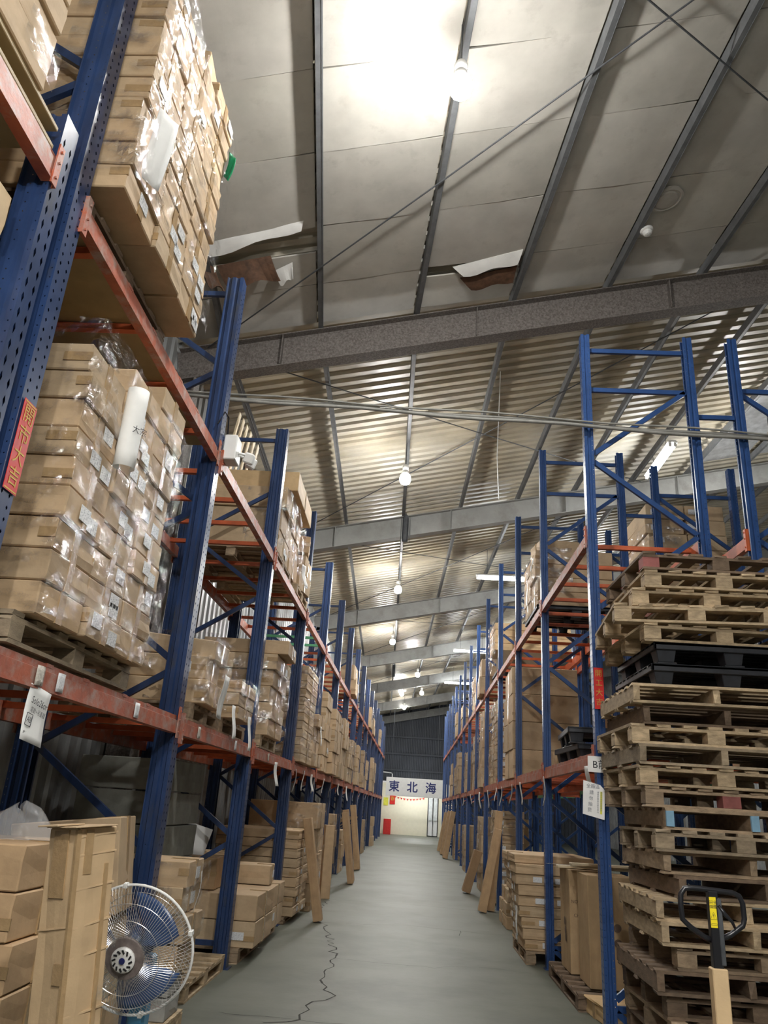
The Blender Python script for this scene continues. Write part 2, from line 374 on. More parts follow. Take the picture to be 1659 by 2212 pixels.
# ------------------------------------------------------------------ lamps
def bulb_mesh():
    return MB().lathe([(.05,.03),(.08,.02),(.095,-.03),(.095,-.07),(.075,-.12),(.035,-.142)], 14).mesh('bulb', M['bulb'], smooth=True)
def bulb_lamp(x, y, z, label):
    t = thing('pendant_bulb_lamp', label, 'lamp', (x,y,z), group='bulb lamps under the roof')
    link('bulb', cached('bulb', bulb_mesh), t)
    def soc(): return MB().lathe([(.028,.085),(.05,.10),(.055,.17),(.04,.20),(.02,.21)], 14).mesh('socket', M['white'], smooth=True)
    link('socket', cached('bulbsoc', soc), t, (0,0,.012))
    link('heat_sink', cached('bulbhs', lambda: MB().lathe([(.045,.11),(.06,.07),(.07,.034),(.07,.028),(.05,.032)], 20).mesh('heat_sink', M['white'], smooth=True)), t)
    top = roofz(x)-z+.19
    link('hanger', MB().tube([(0,0,.20),(0,0,top)], .008, 6).mesh('hanger', M['steel']), t)
for x, y, z, lb in ((.133,4.50,6.92,'glaring bulb hanging from the white-panelled roof nearest the camera'),
                    (-.36,11.9,6.72,'lit bulb under the ribbed roof beyond the big flaking beam'),
                    (-.61,19.2,6.78,'lit bulb in the bay beyond the second roof beam'),
                    (-.93,26.5,6.90,'lit bulb in the bay beyond the third roof beam, left row'),
                    (-.02,32.9,6.85,'lit bulb right of the left row, above the far aisle'),
                    (.22,38.4,6.86,'lit bulb lower right of the pair far down the aisle'),
                    (-.77,39.2,6.87,'small lit bulb left of the pair far down the aisle'),
                    (-.70,44.7,6.86,'last lit bulb before the dark far wall'),
                    (6.3,13.0,7.7,'glaring bulb over the next aisle at the right edge of the photo'),
                    (6.3,24.0,7.7,'bulb over the next aisle, far behind the right racks'),
                    (.9,-2.6,7.05,'bulb under the roof behind the viewer'),
                    (.6,-.5,4.3,'bulb on a long hanger just behind the viewer, right of the aisle middle'),
                    (-.5,-2.0,4.4,'bulb on a long hanger behind the viewer, left of the aisle middle')):
    bulb_lamp(x, y, z, lb)
def tube_lamp(x, y, z, along, label, n=2, L=1.2):
    t = thing('fluorescent_lamp', label, 'lamp', (x,y,z), (0,0,0 if along == 'x' else math.pi/2), group='fluorescent lamps')
    mb = MB().prism([(-.09,.05),(.09,.05),(.06,.09),(-.06,.09)], -L/2-.03, L/2+.03, 'x')
    link('housing', mb.mesh('housing', M['white']), t)
    for i in range(n):
        yy = (-.045 if n > 1 else 0) + .09*i
        link('tube', MB().tube([(-L/2,yy,0),(L/2,yy,0)], .022, 10).mesh('tube', M['tube']), t)
        for s in (-1,1): link('tube_holder', MB().box(s*L/2-.014, s*L/2+.014, yy-.025, yy+.025, -.025, .05).mesh('tube_holder', M['white']), t)
    top = roofz(x)-z+(.19 if y > 48 else 0)
    for s in (-.4,.4): link('hanger', MB().tube([(s,0,.09),(s,0,top)], .006, 6).mesh('hanger', M['steel']), t)
tube_lamp(2.05,19.0,7.10,'x','lit tube lamp crosswise above the right rack, nearest of three',2,1.3)
tube_lamp(1.95,28.8,7.10,'x','lit tube lamp crosswise above the right rack, middle of three',2,1.3)
tube_lamp(2.05,36.6,7.10,'x','lit tube lamp crosswise above the right rack, farthest of three',2,1.6)
tube_lamp(4.46,13.6,7.98,'y','twin tube lamp lengthwise under a purlin behind the right frames',2,1.5)
tube_lamp(4.46,21.5,7.98,'y','tube lamp over the next aisle, half hidden behind the right rack',2,1.5)
tube_lamp(4.30,29.0,7.98,'y','small far tube lamp over the next aisle',2,1.5)
tube_lamp(.2,48.3,2.75,'x','office ceiling lamp behind the hanging sign',2,1.5)
# finned ballast bodies beside two beams
for x, y, z, lb in ((-.40,15.25,7.0,'dark finned lamp body hanging in front of the second roof beam'), (-1.05,33.2,7.0,'small dark finned lamp body far along the left side')):
    t = thing('finned_lamp_body', lb, 'lamp', (x,y,z))
    mb = MB()
    for i in range(7): mb.box(-.09+i*.03-.004, -.09+i*.03+.004, -.09, .09, -.28, .22)
    link('fins', mb.mesh('fins', M['steel']), t)
    link('core', MB().lathe([(.05,-.30),(.06,-.28),(.06,.26),(.03,.30)], 12).mesh('core', M['steel']), t)
    link('hanger', MB().tube([(0,0,.3),(0,0,roofz(x)-z)], .01, 6).mesh('hanger', M['steel']), t)
# vent and detector on the near roof
t = thing('round_vent', 'round white ceiling vent on the near roof panels', 'vent', (2.54,6.88,roofz(2.54)+.09), (0,-math.atan(SL),0))
link('vent_ring', MB().lathe([(.19,.0),(.19,-.02),(.16,-.03),(.15,-.015)], 28).mesh('vent_ring', M['panel'], smooth=False), t)
link('vent_disc', MB().lathe([(.13,-.012),(.12,-.035),(.05,-.045),(.01,-.045)], 24).mesh('vent_disc', M['panel']), t)
t = thing('smoke_detector', 'small white smoke detector on a purlin near the round vent', 'detector', (2.42,7.25,roofz(2.42)+.0), (0,-math.atan(SL),0))
link('detector_base', MB().lathe([(.075,.0),(.075,-.02),(.06,-.03)], 20).mesh('detector_base', M['white']), t)
link('detector_head', MB().lathe([(.055,-.03),(.055,-.05),(.04,-.075),(.02,-.08)], 18).mesh('detector_head', M['white']), t)

# ================================================================== racks
def holed_face(mb, P, H, cols, width, p=.05, hw=.008, hh=.011, z0=.1):
    # a flat face P(u,z) of the given width, with columns of diamond holes
    edges = []; cur = -width/2
    for c in cols:
        mb.add([P(cur,0), P(c-.5*p*.5,0), P(c-.5*p*.5,H), P(cur,H)], [(0,1,2,3)]); cur = c+.5*p*.5
    mb.add([P(cur,0), P(width/2,0), P(width/2,H), P(cur,H)], [(0,1,2,3)])
    n = int((H-z0-.05)/p)
    for ci, c in enumerate(cols):
        a, b2 = c-p*.25, c+p*.25
        mb.add([P(a,0),P(b2,0),P(b2,z0),P(a,z0)], [(0,1,2,3)])
        for i in range(n):
            za, zb = z0+i*p, z0+(i+1)*p; zc = (za+zb)/2
            mb.add([P(a,za),P(b2,za),P(b2,zb),P(a,zb),P(c,zc-hh),P(c+hw,zc),P(c,zc+hh*.8),P(c-hw,zc)],
                   [(0,1,4),(1,2,5),(2,3,6),(3,0,7),(0,4,7),(1,5,4),(2,6,5),(3,7,6)])
        mb.add([P(a,z0+n*p),P(b2,z0+n*p),P(b2,H),P(a,H)], [(0,1,2,3)])
def post_mesh(kind, H, W, D, m, detail):
    # open section facing +x; W along y, D along x
    mb = MB(); hw, hh, p = (.009,.030,.075) if kind == 'near' else (.0075,.012,.05)
    fr = lambda u, z: (D/2, u, z)
    if detail: holed_face(mb, fr, H, (-W*.25, W*.25), W, p, hw, hh)
    else: mb.add([fr(-W/2,0), fr(W/2,0), fr(W/2,H), fr(-W/2,H)], [(0,1,2,3)])
    for s in (-1, 1):
        y = s*W/2; yi = s*(W/2-.014); P = [(D/2,y)]
        if D > .1: P += [(D*.30,y),(D*.24,yi),(D*.08,yi),(D*.02,y),(-D*.20,y),(-D*.26,yi),(-D*.40,yi),(-D*.45,y),(-D*.5,y)]
        else: P += [(D*.15,y),(D*.08,yi),(-D*.14,yi),(-D*.20,y),(-D*.5,y)]
        for (xa, ya), (xb, yb) in zip(P, P[1:]):
            wd = math.hypot(xb-xa, yb-ya)
            if detail and abs(xa-xb) > D*.18 and ya == yb:
                holed_face(mb, lambda u, z, xa=xa, xb=xb, ya=ya: ((xa+xb)/2+u, ya, z), H, (0,), abs(xa-xb), .05, .0035, .0045)
            else: mb.add([(xa,ya,0),(xb,yb,0),(xb,yb,H),(xa,ya,H)], [(0,1,2,3)])
        mb.add([(-D/2,y,0),(-D/2,y-s*.02,0),(-D/2,y-s*.02,H),(-D/2,y,H)], [(0,1,2,3)])
    return mb.mesh('post', m, fix=False)
def brace_c(p, q):
    mb = MB(); mb.bar(p, q, .004, .045, (0,0,1)); p, q = Vector(p), Vector(q); d = (q-p).normalized(); n = Vector((-d.z,0,d.x))
    for s in (-1,1): mb.bar(p+n*s*.0215+Vector((0,.014,0)), q+n*s*.0215+Vector((0,.014,0)), .028, .003, n)
    return mb
def frame(name_label, xf, xr, y, H, side, kind, m, group, hz, zig, detail=True):
    t = thing('rack_upright_frame', name_label, 'rack frame', ((xf+xr)/2, y, 0), group=group)
    W, D = (.12,.14) if side == 'L' else (.09,.085)
    me = cached((kind, round(H,2), side, detail), lambda: post_mesh(kind, H, W, D, m, detail))
    s = 1 if side in ('L',) else -1
    for i, x in enumerate((xf, xr)):
        face = s if i == 0 else -s
        p = link('post', me, t, (x-(xf+xr)/2, 0, 0), (0,0,0 if face > 0 else math.pi))
        link('base_plate', cached(('plate',W), lambda: MB().box(-D*.7,D*.7,-W*.7,W*.7,.0,.008).box(-.012,.012,-W*.7,W*.7,.008,.03).mesh('base_plate', m)), p)
    a, c = (xf-(xf+xr)/2), (xr-(xf+xr)/2); ins = .05 if a < c else -.05
    for z in hz: link('horizontal_brace', brace_c((a+ins,0,z), (c-ins,0,z)).mesh('horizontal_brace', m), t)
    for z0, z1 in zig: link('diagonal_brace', brace_c((a+ins,0,z0), (c-ins,0,z1)).mesh('diagonal_brace', m), t)
    return t
YL = [2.777,5.547,8.207,11.05,13.75,16.55,19.35,22.15,24.95,27.75,30.55,33.35,36.15,38.95,41.75,44.5]
YR = [6.707,9.388,11.9,14.5,17.2,19.9,22.6,25.3,28.0,30.7,33.4,36.1,38.8,41.2]
XLF, XLR, XRF, XRR, XB, XBR = -1.74, -2.72, 1.53, 2.54, 2.98, 3.97
zigL = [(1.15+1.25*k, 1.77+1.25*k) for k in range(4)] + [(1.08+1.25*k, .52+1.25*k) for k in range(4)]
zigR = [(4.76-1.5*k, 5.46-1.5*k) for k in range(4)] + [(4.68-1.5*k, 3.98-1.5*k) for k in range(4)]
HL = [6.3,5.74,5.63,5.68,5.7]
for i, y in enumerate(YL):
    H = HL[i] if i < 5 else 5.7
    frame(f'worn blue perforated upright frame of the left rack, {ORD[i+1]} from the camera', XLF, XLR, y, H, 'L', 'std', M['blueL'], 'left rack frames', (H-.13, .2), [z for z in zigL if max(z) < H-.2], i < 7)
frame('worn blue keyhole-slotted frame with a low top, left foreground beside the tall rack', -1.755, -2.72, 2.60, 4.33, 'L', 'near', M['blueL'], None, (3.7,.2), [(1.15,1.8),(2.4,3.05),(3.6,3.1)])
for i, y in enumerate(YR):
    frame(f'blue perforated upright frame of the right aisle rack, {ORD[i+1]} from the camera', XRF, XRR, y, 6.07, 'R', 'std', M['blueR'], 'right rack frames', (5.91,5.46,.2), zigR, i < 6)
    if i < 11:
        frame(f'blue upright frame of the rack backing on the right aisle rack, {ORD[i+1]} from the camera', XBR, XB, y, 6.07 if i == 0 else 5.9, 'B', 'std', M['blueR'], 'back rack frames', (5.5,.2), zigR[:-1], i < 3)
# spacer between the two back-to-back racks
for i, y in enumerate(YR[:5]):
    o = link('rack_spacer', brace_c((XRR+.04,y,5.2), (XB-.04,y,5.2)).mesh('rack_spacer', M['blueR']))
    tag(o, f'short blue spacer tying the back-to-back right racks, {ORD[i+1]} pair of frames', 'spacer', 'rack spacers')

def connector(m):
    def f():
        mb = MB().box(-.004,.004,-.022,.022,-.12,.09).box(-.048,.0,-.022,-.018,-.12,.09)
        for z in (-.09,-.03,.05): mb.tube([(.004,0,z),(.012,0,z)], .007, 6)
        return mb.mesh('beam_connector', m, bevel=0)
    return cached(('conn', m.name), f)
def beam(y0, y1, x, z, face, m, label, group, h=.12):
    L = y1-y0
    def f():
        mb = MB().prism([(-.025,-h/2),(.025,-h/2),(.025,h/2-.035),(.012,h/2-.03),(.012,h/2),(-.025,h/2)], -L/2, L/2, 'y')
        mb.box(.024,.030,-L/2+.02,L/2-.02,-h/2,-h/2+.012)
        for yy in (-.7,-.28,.28,.7): mb.box(-.03,.014,yy-.035,yy+.035,h/2-.012,h/2+.004)
        return mb.mesh('load_beam', m)
    o = link('load_beam', cached(('beam', round(L,3), m.name, h), f), None, (x,(y0+y1)/2,z), (0,0,0 if face > 0 else math.pi))
    tag(o, label, 'beam', group)
    for s in (-1,1): link('beam_connector', connector(m), o, (.032,s*(L/2+.0),.0), (0,0,0) if s < 0 else (math.pi,0,0))
    return o
def support(x0, x1, y, z, m, label, group):
    L = x1-x0
    o = link('shelf_crossbar', cached(('sup', round(L,3), m.name), lambda: MB().prism([(-.022,-.02),(.022,-.02),(.022,.02),(-.022,.02)], -L/2, L/2, 'x').box(-L/2,-L/2+.03,-.03,.03,.02,.026).box(L/2-.03,L/2,-.03,.03,.02,.026).mesh('shelf_crossbar', m)), None, ((x0+x1)/2,y,z))
    return tag(o, label, 'crossbar', group)
ZLL, ZLU, ZRL, ZRU = 1.95, 4.03, 1.97, 3.91
for i, (a, c) in enumerate(zip(YL, YL[1:])):
    for lv, z in (('lower', ZLL), ('upper', ZLU)):
        wl = f'{lv} shelf of the left rack, {ORD[i+1]} bay from the camera'
        beam(a+.06, c-.06, XLF+.055, z, 1, M['orangeworn'], f'scuffed orange front beam, {wl}', 'left front beams')
        beam(a+.06, c-.06, XLR-.055, z, -1, M['orangeworn'], f'orange rear beam, {wl}', 'left rear beams')
        if i < 11:
            n = 4
            for j in range(n):
                yy = a+.38+(c-a-.76)*j/(n-1)
                gm = M['green'] if (i in (3,) and lv == 'upper' and j > 1) else M['orange']
                support(XLR-.03, XLF+.028, yy, z+.035, gm, f'{"green" if gm is M["green"] else "orange"} crossbar, {ORD[j+1]} of four, {wl}', 'left shelf crossbars')
for i, (a, c) in enumerate(zip(YR, YR[1:])):
    for lv, z in (('lower', ZRL), ('upper', ZRU)):
        wl = f'{lv} shelf of the right rack, {ORD[i+1]} bay from the camera'
        beam(a+.045, c-.045, XRF-.02, z, -1, M['orangeworn'], f'orange front beam, {wl}', 'right front beams')
        beam(a+.045, c-.045, XRR+.02, z, 1, M['orange'], f'orange rear beam, {wl}', 'right rear beams')
        if i < 9:
            for j in range(4):
                yy = a+.35+(c-a-.7)*j/3
                support(XRF, XRR, yy, z+.03, M['orange'], f'orange crossbar, {ORD[j+1]} of four, {wl}', 'right shelf crossbars')
    if i < 8:
        for lv, z in (('lower', ZRL), ('upper', 4.06 if i else 3.95)):
            wl = f'{lv} shelf of the back rack, {ORD[i+1]} bay from the camera'
            beam(a+.045, c-.045, XB-.02, z, -1, M['green'] if i in (2,4) and lv == 'lower' else M['orange'], f'front beam, {wl}', 'back rack beams')
            if lv == 'lower' and i < 6:
                for j in range(3):
                    yy = a+.4+(c-a-.8)*j/2
                    support(XB, XBR, yy, z+.03, M['green'] if i % 2 else M['orange'], f'{"green" if i % 2 else "orange"} crossbar, {ORD[j+1]} of three, {wl}', 'back rack crossbars')
beam(-.15, 2.54, -1.70, 4.01, 1, M['orangeworn'], 'weathered orange beam in the upper left corner, ending on the slotted post', None, .14)
beam(-.15, 2.54, -2.76, 4.01, -1, M['orange'], 'orange rear beam of the low left foreground rack', None, .12)
beam(-.15, 2.54, -1.70, 1.95, 1, M['orangeworn'], 'orange lower beam of the low left foreground rack', None, .14)
frame('blue slotted frame of the low left foreground rack behind the viewer', -1.755, -2.72, -.22, 4.33, 'L', 'near', M['blueL'], None, (3.7,.2), [(1.15,1.8),(2.4,3.05)], False)

# ================================================================== pallets
def board_mesh(m):
    mb = MB().box(-.5,.5,-.5,.5,-.5,.5)
    return mb.mesh('board', m, bevel=.012)
def wood_part(name, root, c, s, tone, m='wood'):
    v = rnd.randrange(4)
    def f():
        mb = MB(); r2 = random.Random(v); N = 4 if True else 1
        def fn(u, w, t): return (u-.5, w-.5, t)
        mb.box(-.5,.5,-.5,.5,-.5,.5)
        mb.v = [(x*(1+r2.uniform(-.012,.012)), y*(1+r2.uniform(-.03,.03)), z*(1+r2.uniform(-.06,.06))) for x, y, z in mb.v]
        return mb.mesh('board', M[m], bevel=.012)
    me = cached(('board', m, v), f); k = rnd.uniform(.82,1.12)
    return link(name, me, root, c, (0,0,rnd.uniform(-.004,.004)), s, color=(tone[0]*k, tone[1]*k, tone[2]*k))
LIGHT, MID, DARK, GREYW = (1.15,1.12,1.0), (.85,.80,.74), (.42,.37,.34), (.78,.78,.74)
def pallet(x, y, z, wx, wy, label, tone=MID, rz=0., style='block', along='y', h=.134, group='wooden pallets', special=None):
    t = thing('wooden_pallet', label, 'pallet', (x,y,z), (0,0,rz), group)
    A, Bw = (wx, wy) if along == 'y' else (wy, wx)
    S = (lambda c, s: (c, s)) if along == 'y' else (lambda c, s: ((c[1],c[0],c[2]), (s[1],s[0],s[2])))
    def p(name, c, s, tn=tone, m='wood'):
        c2, s2 = S(c, s); return wood_part(name, t, c2, s2, tn, m)
    if style == 'block':       # slats along local y, cross boards along x
        n = 7; wd = .095
        for i in range(n): p('slat', (-A/2+wd/2+(A-wd)*i/(n-1), 0, h-.010), (wd, Bw, .020))
        for j in (-1,0,1):
            p('stringer_board', (0, j*(Bw/2-.05), h-.030), (A, .10, .020))
            for i in (-1,0,1):
                tn, m = tone, 'wood'
                if special and (i, j) == special[0]: tn, m = (1,1,1), special[1]
                p('block', (i*(A/2-.06), j*(Bw/2-.055), .018+(h-.058)/2), (.12, .11, h-.058), tn, m)
            p('runner', (0, j*(Bw/2-.05), .009), (A, .10, .018))
    else:                      # solid stringers along local y, slats along x
        n = 7; wd = .09
        for i in range(n): p('slat', (0, -Bw/2+wd/2+(Bw-wd)*i/(n-1), h-.010), (A, wd, .020))
        for i in (-1,0,1): p('stringer', (i*(A/2-.025), 0, .018+(h-.038)/2), (.045, Bw, h-.038))
        for j in (-1,0,1): p('runner', (0, j*(Bw/2-.05), .009), (A, .10, .018))
        if special and special[0] == 'ends':
            for i in (-1,0,1): p('end_block', (i*(A/2-.025), -Bw/2-.006, .018+(h-.038)/2), (.05, .02, h-.040), (1,1,1), special[1])
    return t
def plastic_pallet(x, y, z, wx, wy, label, rz=0, h=.15):
    t = thing('plastic_pallet', label, 'pallet', (x,y,z), (0,0,rz), 'black plastic pallets')
    mb = MB()
    for i in range(9): mb.box(-wx/2, wx/2, -wy/2+i*wy/8.9-.0, -wy/2+i*wy/8.9+.085, h-.02, h)
    link('deck', mb.mesh('deck', M['plastic'], bevel=.003), t)
    mb = MB().box(-wx/2,wx/2,-wy/2,-wy/2+.02,h-.05,h+.003).box(-wx/2,wx/2,wy/2-.02,wy/2,h-.05,h+.003).box(-wx/2,-wx/2+.02,-wy/2,wy/2,h-.05,h+.003).box(wx/2-.02,wx/2,-wy/2,wy/2,h-.05,h+.003)
    link('rim', mb.mesh('rim', M['plastic'], bevel=.004), t)
    def foot():
        a, b = .075, .055
        return MB().add([(-a,-a,h-.02),(a,-a,h-.02),(a,a,h-.02),(-a,a,h-.02),(-b,-b,.015),(b,-b,.015),(b,b,.015),(-b,b,.015)], [(0,1,2,3),(7,6,5,4),(0,4,5,1),(1,5,6,2),(2,6,7,3),(3,7,4,0)]).box(-.07,.07,-.07,.07,0,.015).mesh('foot', M['plastic'], bevel=.004)
    for i in (-1,0,1):
        for j in (-1,0,1): link('foot', cached(('foot',h), foot), t, (i*(wx/2-.09), j*(wy/2-.09), 0))
    return t

# ================================================================== cartons
def carton_mesh(wx, wy, h, v, m):
    def f():
        r2 = random.Random(v*7+int(wx*100)+int(h*1000)); bm = bmesh.new(); bmesh.ops.create_cube(bm, size=1)
        bmesh.ops.scale(bm, vec=(wx,wy,h), verts=bm.verts); bmesh.ops.translate(bm, vec=(0,0,h/2), verts=bm.verts)
        bmesh.ops.subdivide_edges(bm, edges=bm.edges[:], cuts=2, use_grid_fill=True)
        for q in bm.verts:
            ex = sum((abs(abs(q.co.x)-wx/2) < 1e-4, abs(abs(q.co.y)-wy/2) < 1e-4, abs(q.co.z-h/2) > h/2-1e-4))
            a = .006 if ex == 1 else (.003 if ex == 2 else .002)
            q.co += Vector((r2.uniform(-a,a), r2.uniform(-a,a), r2.uniform(-a,a)*(.4 if ex > 1 else .8)))
            q.co.z = max(0, min(h, q.co.z))
        sharp = [e for e in bm.edges if e.calc_face_angle(0) > .8]
        bmesh.ops.bevel(bm, geom=sharp, offset=.006, segments=1, affect='EDGES', clamp_overlap=True)
        me = bpy.data.meshes.new('carton'); bm.to_mesh(me); bm.free(); me.materials.append(M[m])
        for p in me.polygons: p.use_smooth = False
        return me
    return cached(('carton', round(wx,3), round(wy,3), round(h,3), v, m), f)
NCARTON = [0]
def carton(x, y, z, wx, wy, h, label, group=None, rz=0, tape=None, sticker=None, tint=None, m='card', side='L', rot=None, kind='carton', cat='carton'):
    NCARTON[0] += 1
    k = rnd.uniform(.86,1.08); g = rnd.uniform(-.03,.03)
    tn = tint or (k*(1+g), k, k*(1-g))
    o = link(kind, carton_mesh(wx, wy, h, rnd.randrange(4), m), None, (x,y,z), rot or (0,0,rz), color=tn)
    tag(o, label, cat, group)
    s = 1 if side == 'L' else -1
    if tape:
        mb = MB(); xx = s*wx/2
        lo, hi = sorted((xx+s*.0045, xx-s*.004)); tw = min(.03, wy*.2)
        if tape != 'flat':
            mb.box(lo, hi, -tw, tw, .0, h+.001)                                  # down the aisle end
            lo2, hi2 = sorted((xx-s*.18, xx+s*.0046)); mb.box(lo2, hi2, -tw, tw, h-.003, h+.003)
        link('packing_tape', mb.mesh('packing_tape', M['tape']), o) if mb.v else None
        mb = MB()
        yl = -wy/2-.0045                                                           # lapping round the near corner
        lo3, hi3 = sorted((xx-s*rnd.uniform(.06,.15), xx+s*.005)); q = rnd.uniform(.2,.55)
        if rnd.random() < .4: link('packing_tape', mb.box(lo3, hi3, yl, yl+.008, h*q, h*q+min(.045,h*.35)).mesh('packing_tape', M['tape']), o)
    if sticker:
        for (u, v2) in (sticker if isinstance(sticker, list) else [sticker]):
            sw, sh = min(.11, wy*.3), min(.075, h*.5)
            link('shipping_label', cached(('lab', round(sw,3), round(sh,3)), lambda: MB().box(-.0015,.0015,-sw/2,sw/2,-sh/2,sh/2).mesh('shipping_label', M['label'])), o, (s*(wx/2+.0065), u*wy, h*v2))
    return o
def near_label(o, wx, wy, h, u, v, w=.12, hh=.07):      # label on the face towards the camera
    link('shipping_label', MB().box(-w/2,w/2,-.0015,.0015,-hh/2,hh/2).mesh('shipping_label', M['label']), o, (u*wx, -wy/2-.0065, h*v))
def stack(place, x0, x1, ys, z0, h, rows, look='brown', group=None, jx=.012, jy=.006, tape=True, stick=0., tint=None, side='L', m='card', lean=0., near=0., missing=(), gap=.014):
    """piled cartons: ys are the edges of the columns along the aisle"""
    cn = {1: [''], 2: [', near column', ', far column'], 3: [', near column', ', middle column', ', far column']}[len(ys)-1]
    out = []
    for ci in range(len(ys)-1):
        nr = rows[ci] if isinstance(rows, (list,tuple)) else rows
        for r in range(nr):
            if (ci, r) in missing: continue
            wy = ys[ci+1]-ys[ci]-gap; wx = x1-x0
            st = None
            if rnd.random() < stick: st = [(rnd.uniform(-.3,.3), rnd.uniform(.4,.7))] + ([(rnd.uniform(.1,.34), .35)] if rnd.random() < .4 else [])
            o = carton((x0+x1)/2+rnd.uniform(-jx,jx)+lean*r, (ys[ci]+ys[ci+1])/2+rnd.uniform(-jy,jy), z0+r*h, wx, wy, h-.005,
                       f'{look} carton, {"bottom" if r == 0 else "top" if r == nr-1 else ORD[r+1]+" up"} in the {place}{cn[ci]}', group or place, rnd.uniform(-.02,.02), tape, st, tint, m, side)
            if rnd.random() < near: near_label(o, wx, wy, h, (.30 if side == 'L' else -.30)+rnd.uniform(-.1,.1), rnd.uniform(.4,.6))
            out.append(o)
    return out
def film(label, x0, x1, y0, y1, z0, z1, side='L', both=True, amp=.012):
    """crumpled clear wrap: aisle face and camera-side face, one skin"""
    s = 1 if side == 'L' else -1; xa = x1 if s > 0 else x0
    mb = MB(); L1 = min(.5, abs(x1-x0)) if both else .03; L2 = y1-y0
    def fn(u, v):
        t = u*(L1+L2+.04); z = z0+(z1-z0)*v
        n = (noise.noise(Vector((t*3.1+x0*7, z*4.3, y0*3)))*.8 + abs(noise.noise(Vector((t*7, z*15, y0))))*.8 + noise.noise(Vector((t*21, z*26, y0+4)))*.45)*amp
        if t < L1: return (xa-s*(L1-t), y0-.012-n, z+n*.4)
        if t < L1+.03: q = (t-L1)/.03; return (xa+s*.012*q+s*n*q, y0-.012*(1-q), z)
        return (xa+s*(.012+n), y0+(t-L1-.03), z+n*.4)
    nu = max(8, int((L1+L2)/.030)); nv = max(6, int((z1-z0)/.034)); mb.grid(fn, nu, nv)
    o = link('stretch_film', mb.mesh('stretch_film', M['film'], smooth=False, fix=False)); return tag(o, label, 'plastic film', 'stretch films')
def paper(x, y, z, wd, ht, label, face='L', tilt=0., yaw=0., curl=.02, name='paper_sheet', text=None, group=None, cat='paper', hang=True, tint=(1,1,1)):
    # hangs down from (x,y,z) at its top centre
    sd = int(x*100+y*10) % 7
    mb = MB().grid(lambda u, v: ((u-.5)*wd, curl*math.sin(v*2.4+sd)*(v) + .3*curl*math.sin(u*3+sd), -v*ht), 4, 8)
    o = link(name, mb.mesh(name, M['paper'], smooth=True, fix=False), None, (x,y,z), (0, tilt, (math.pi/2 if face == 'L' else -math.pi/2 if face == 'R' else 0)+yaw), color=tint)
    md = o.modifiers.new('thickness', 'SOLIDIFY'); md.thickness = .0012
    tag(o, label, cat, group)
    return o

# ------------------------------------------------------------------ left rack, first bay
def pal(x0, x1, y0, y1, z, label, **k): return pallet((x0+x1)/2, (y0+y1)/2, z, x1-x0, y1-y0, label, **k)
pal(-2.70, -1.66, 3.02, 4.42, 2.03, 'weathered wooden pallet under the big nearest left lower-shelf stack', tone=GREYW, along='x')
stack('nearest left lower-shelf stack', -2.50, -1.60, [3.10,3.55,4.0,4.45], 2.17, .147, [9,10,11], stick=.45, jx=.016)
film('glossy crumpled film round the nearest stack on the left lower shelf', -2.5, -1.575, 3.085, 4.47, 2.17, 3.62, amp=.022)
pal(-2.72, -1.72, 2.90, 4.15, 4.105, 'dark wooden pallet under the overhanging stack on the left upper shelf', tone=DARK, along='x')
stack('overhanging upper left stack', -2.52, -1.52, [2.86,3.30,3.74,4.18], 4.242, .146, [11,11,12], stick=.35, jx=.014)
film('shiny streaked film round the overhanging stack on the left upper shelf', -2.5, -1.495, 2.85, 4.20, 4.30, 5.85, amp=.024)
o = carton(-1.80, 3.92, 6.03, .42, .62, .13, 'loose carton sticking out at the top of the overhanging upper stack', None, .12, True, rot=(.06,.10,.1))
t = link('green_tape_flap', MB().grid(lambda u, v: (.12*u+.02*math.sin(v*3), .02*math.sin(u*4+v), -.20*v-.10*u), 6, 6).mesh('green_tape_flap', M['grime'], smooth=True, fix=False), None, (-1.53,4.22,5.86), (0,.2,-.5))
tag(t, 'green plastic flap hanging at the far side of the overhanging upper stack', 'flap'); t.modifiers.new('thickness','SOLIDIFY').thickness = .002
p = paper(-1.45, 3.02, 4.86, .13, .45, 'white paper hanging on the overhanging upper stack', curl=.04, tilt=.05, yaw=-.75)
mb = MB().grid(lambda u, v: ((.046+.012*u)*math.cos(u*5.2+2.2+.25*v), (.046+.012*u)*math.sin(u*5.2+2.2+.25*v), -.43*v), 22, 5)
p = link('paper_roll', mb.mesh('paper_roll', M['paper'], smooth=True, fix=False), None, (-1.515,3.46,3.44), (.05,.03,0), color=(1.12,1.12,1.12)); p.modifiers.new('thickness','SOLIDIFY').thickness = .0015
tag(p, 'long curled white paper roll hanging on the nearest left lower-shelf stack', 'paper')
lettering('大宗', .045, M['ink'], p, (.062,-.03,-.24), (math.pi/2,0,math.pi/3))
o = link('plywood_deck', MB().box(-2.70,-1.79,2.86,5.46,4.092,4.104).mesh('plywood_deck', M['plywood'], bevel=.002), color=(.62,.55,.40)); tag(o, 'tan stained board laid over the left upper shelf under the overhanging stack', 'board')
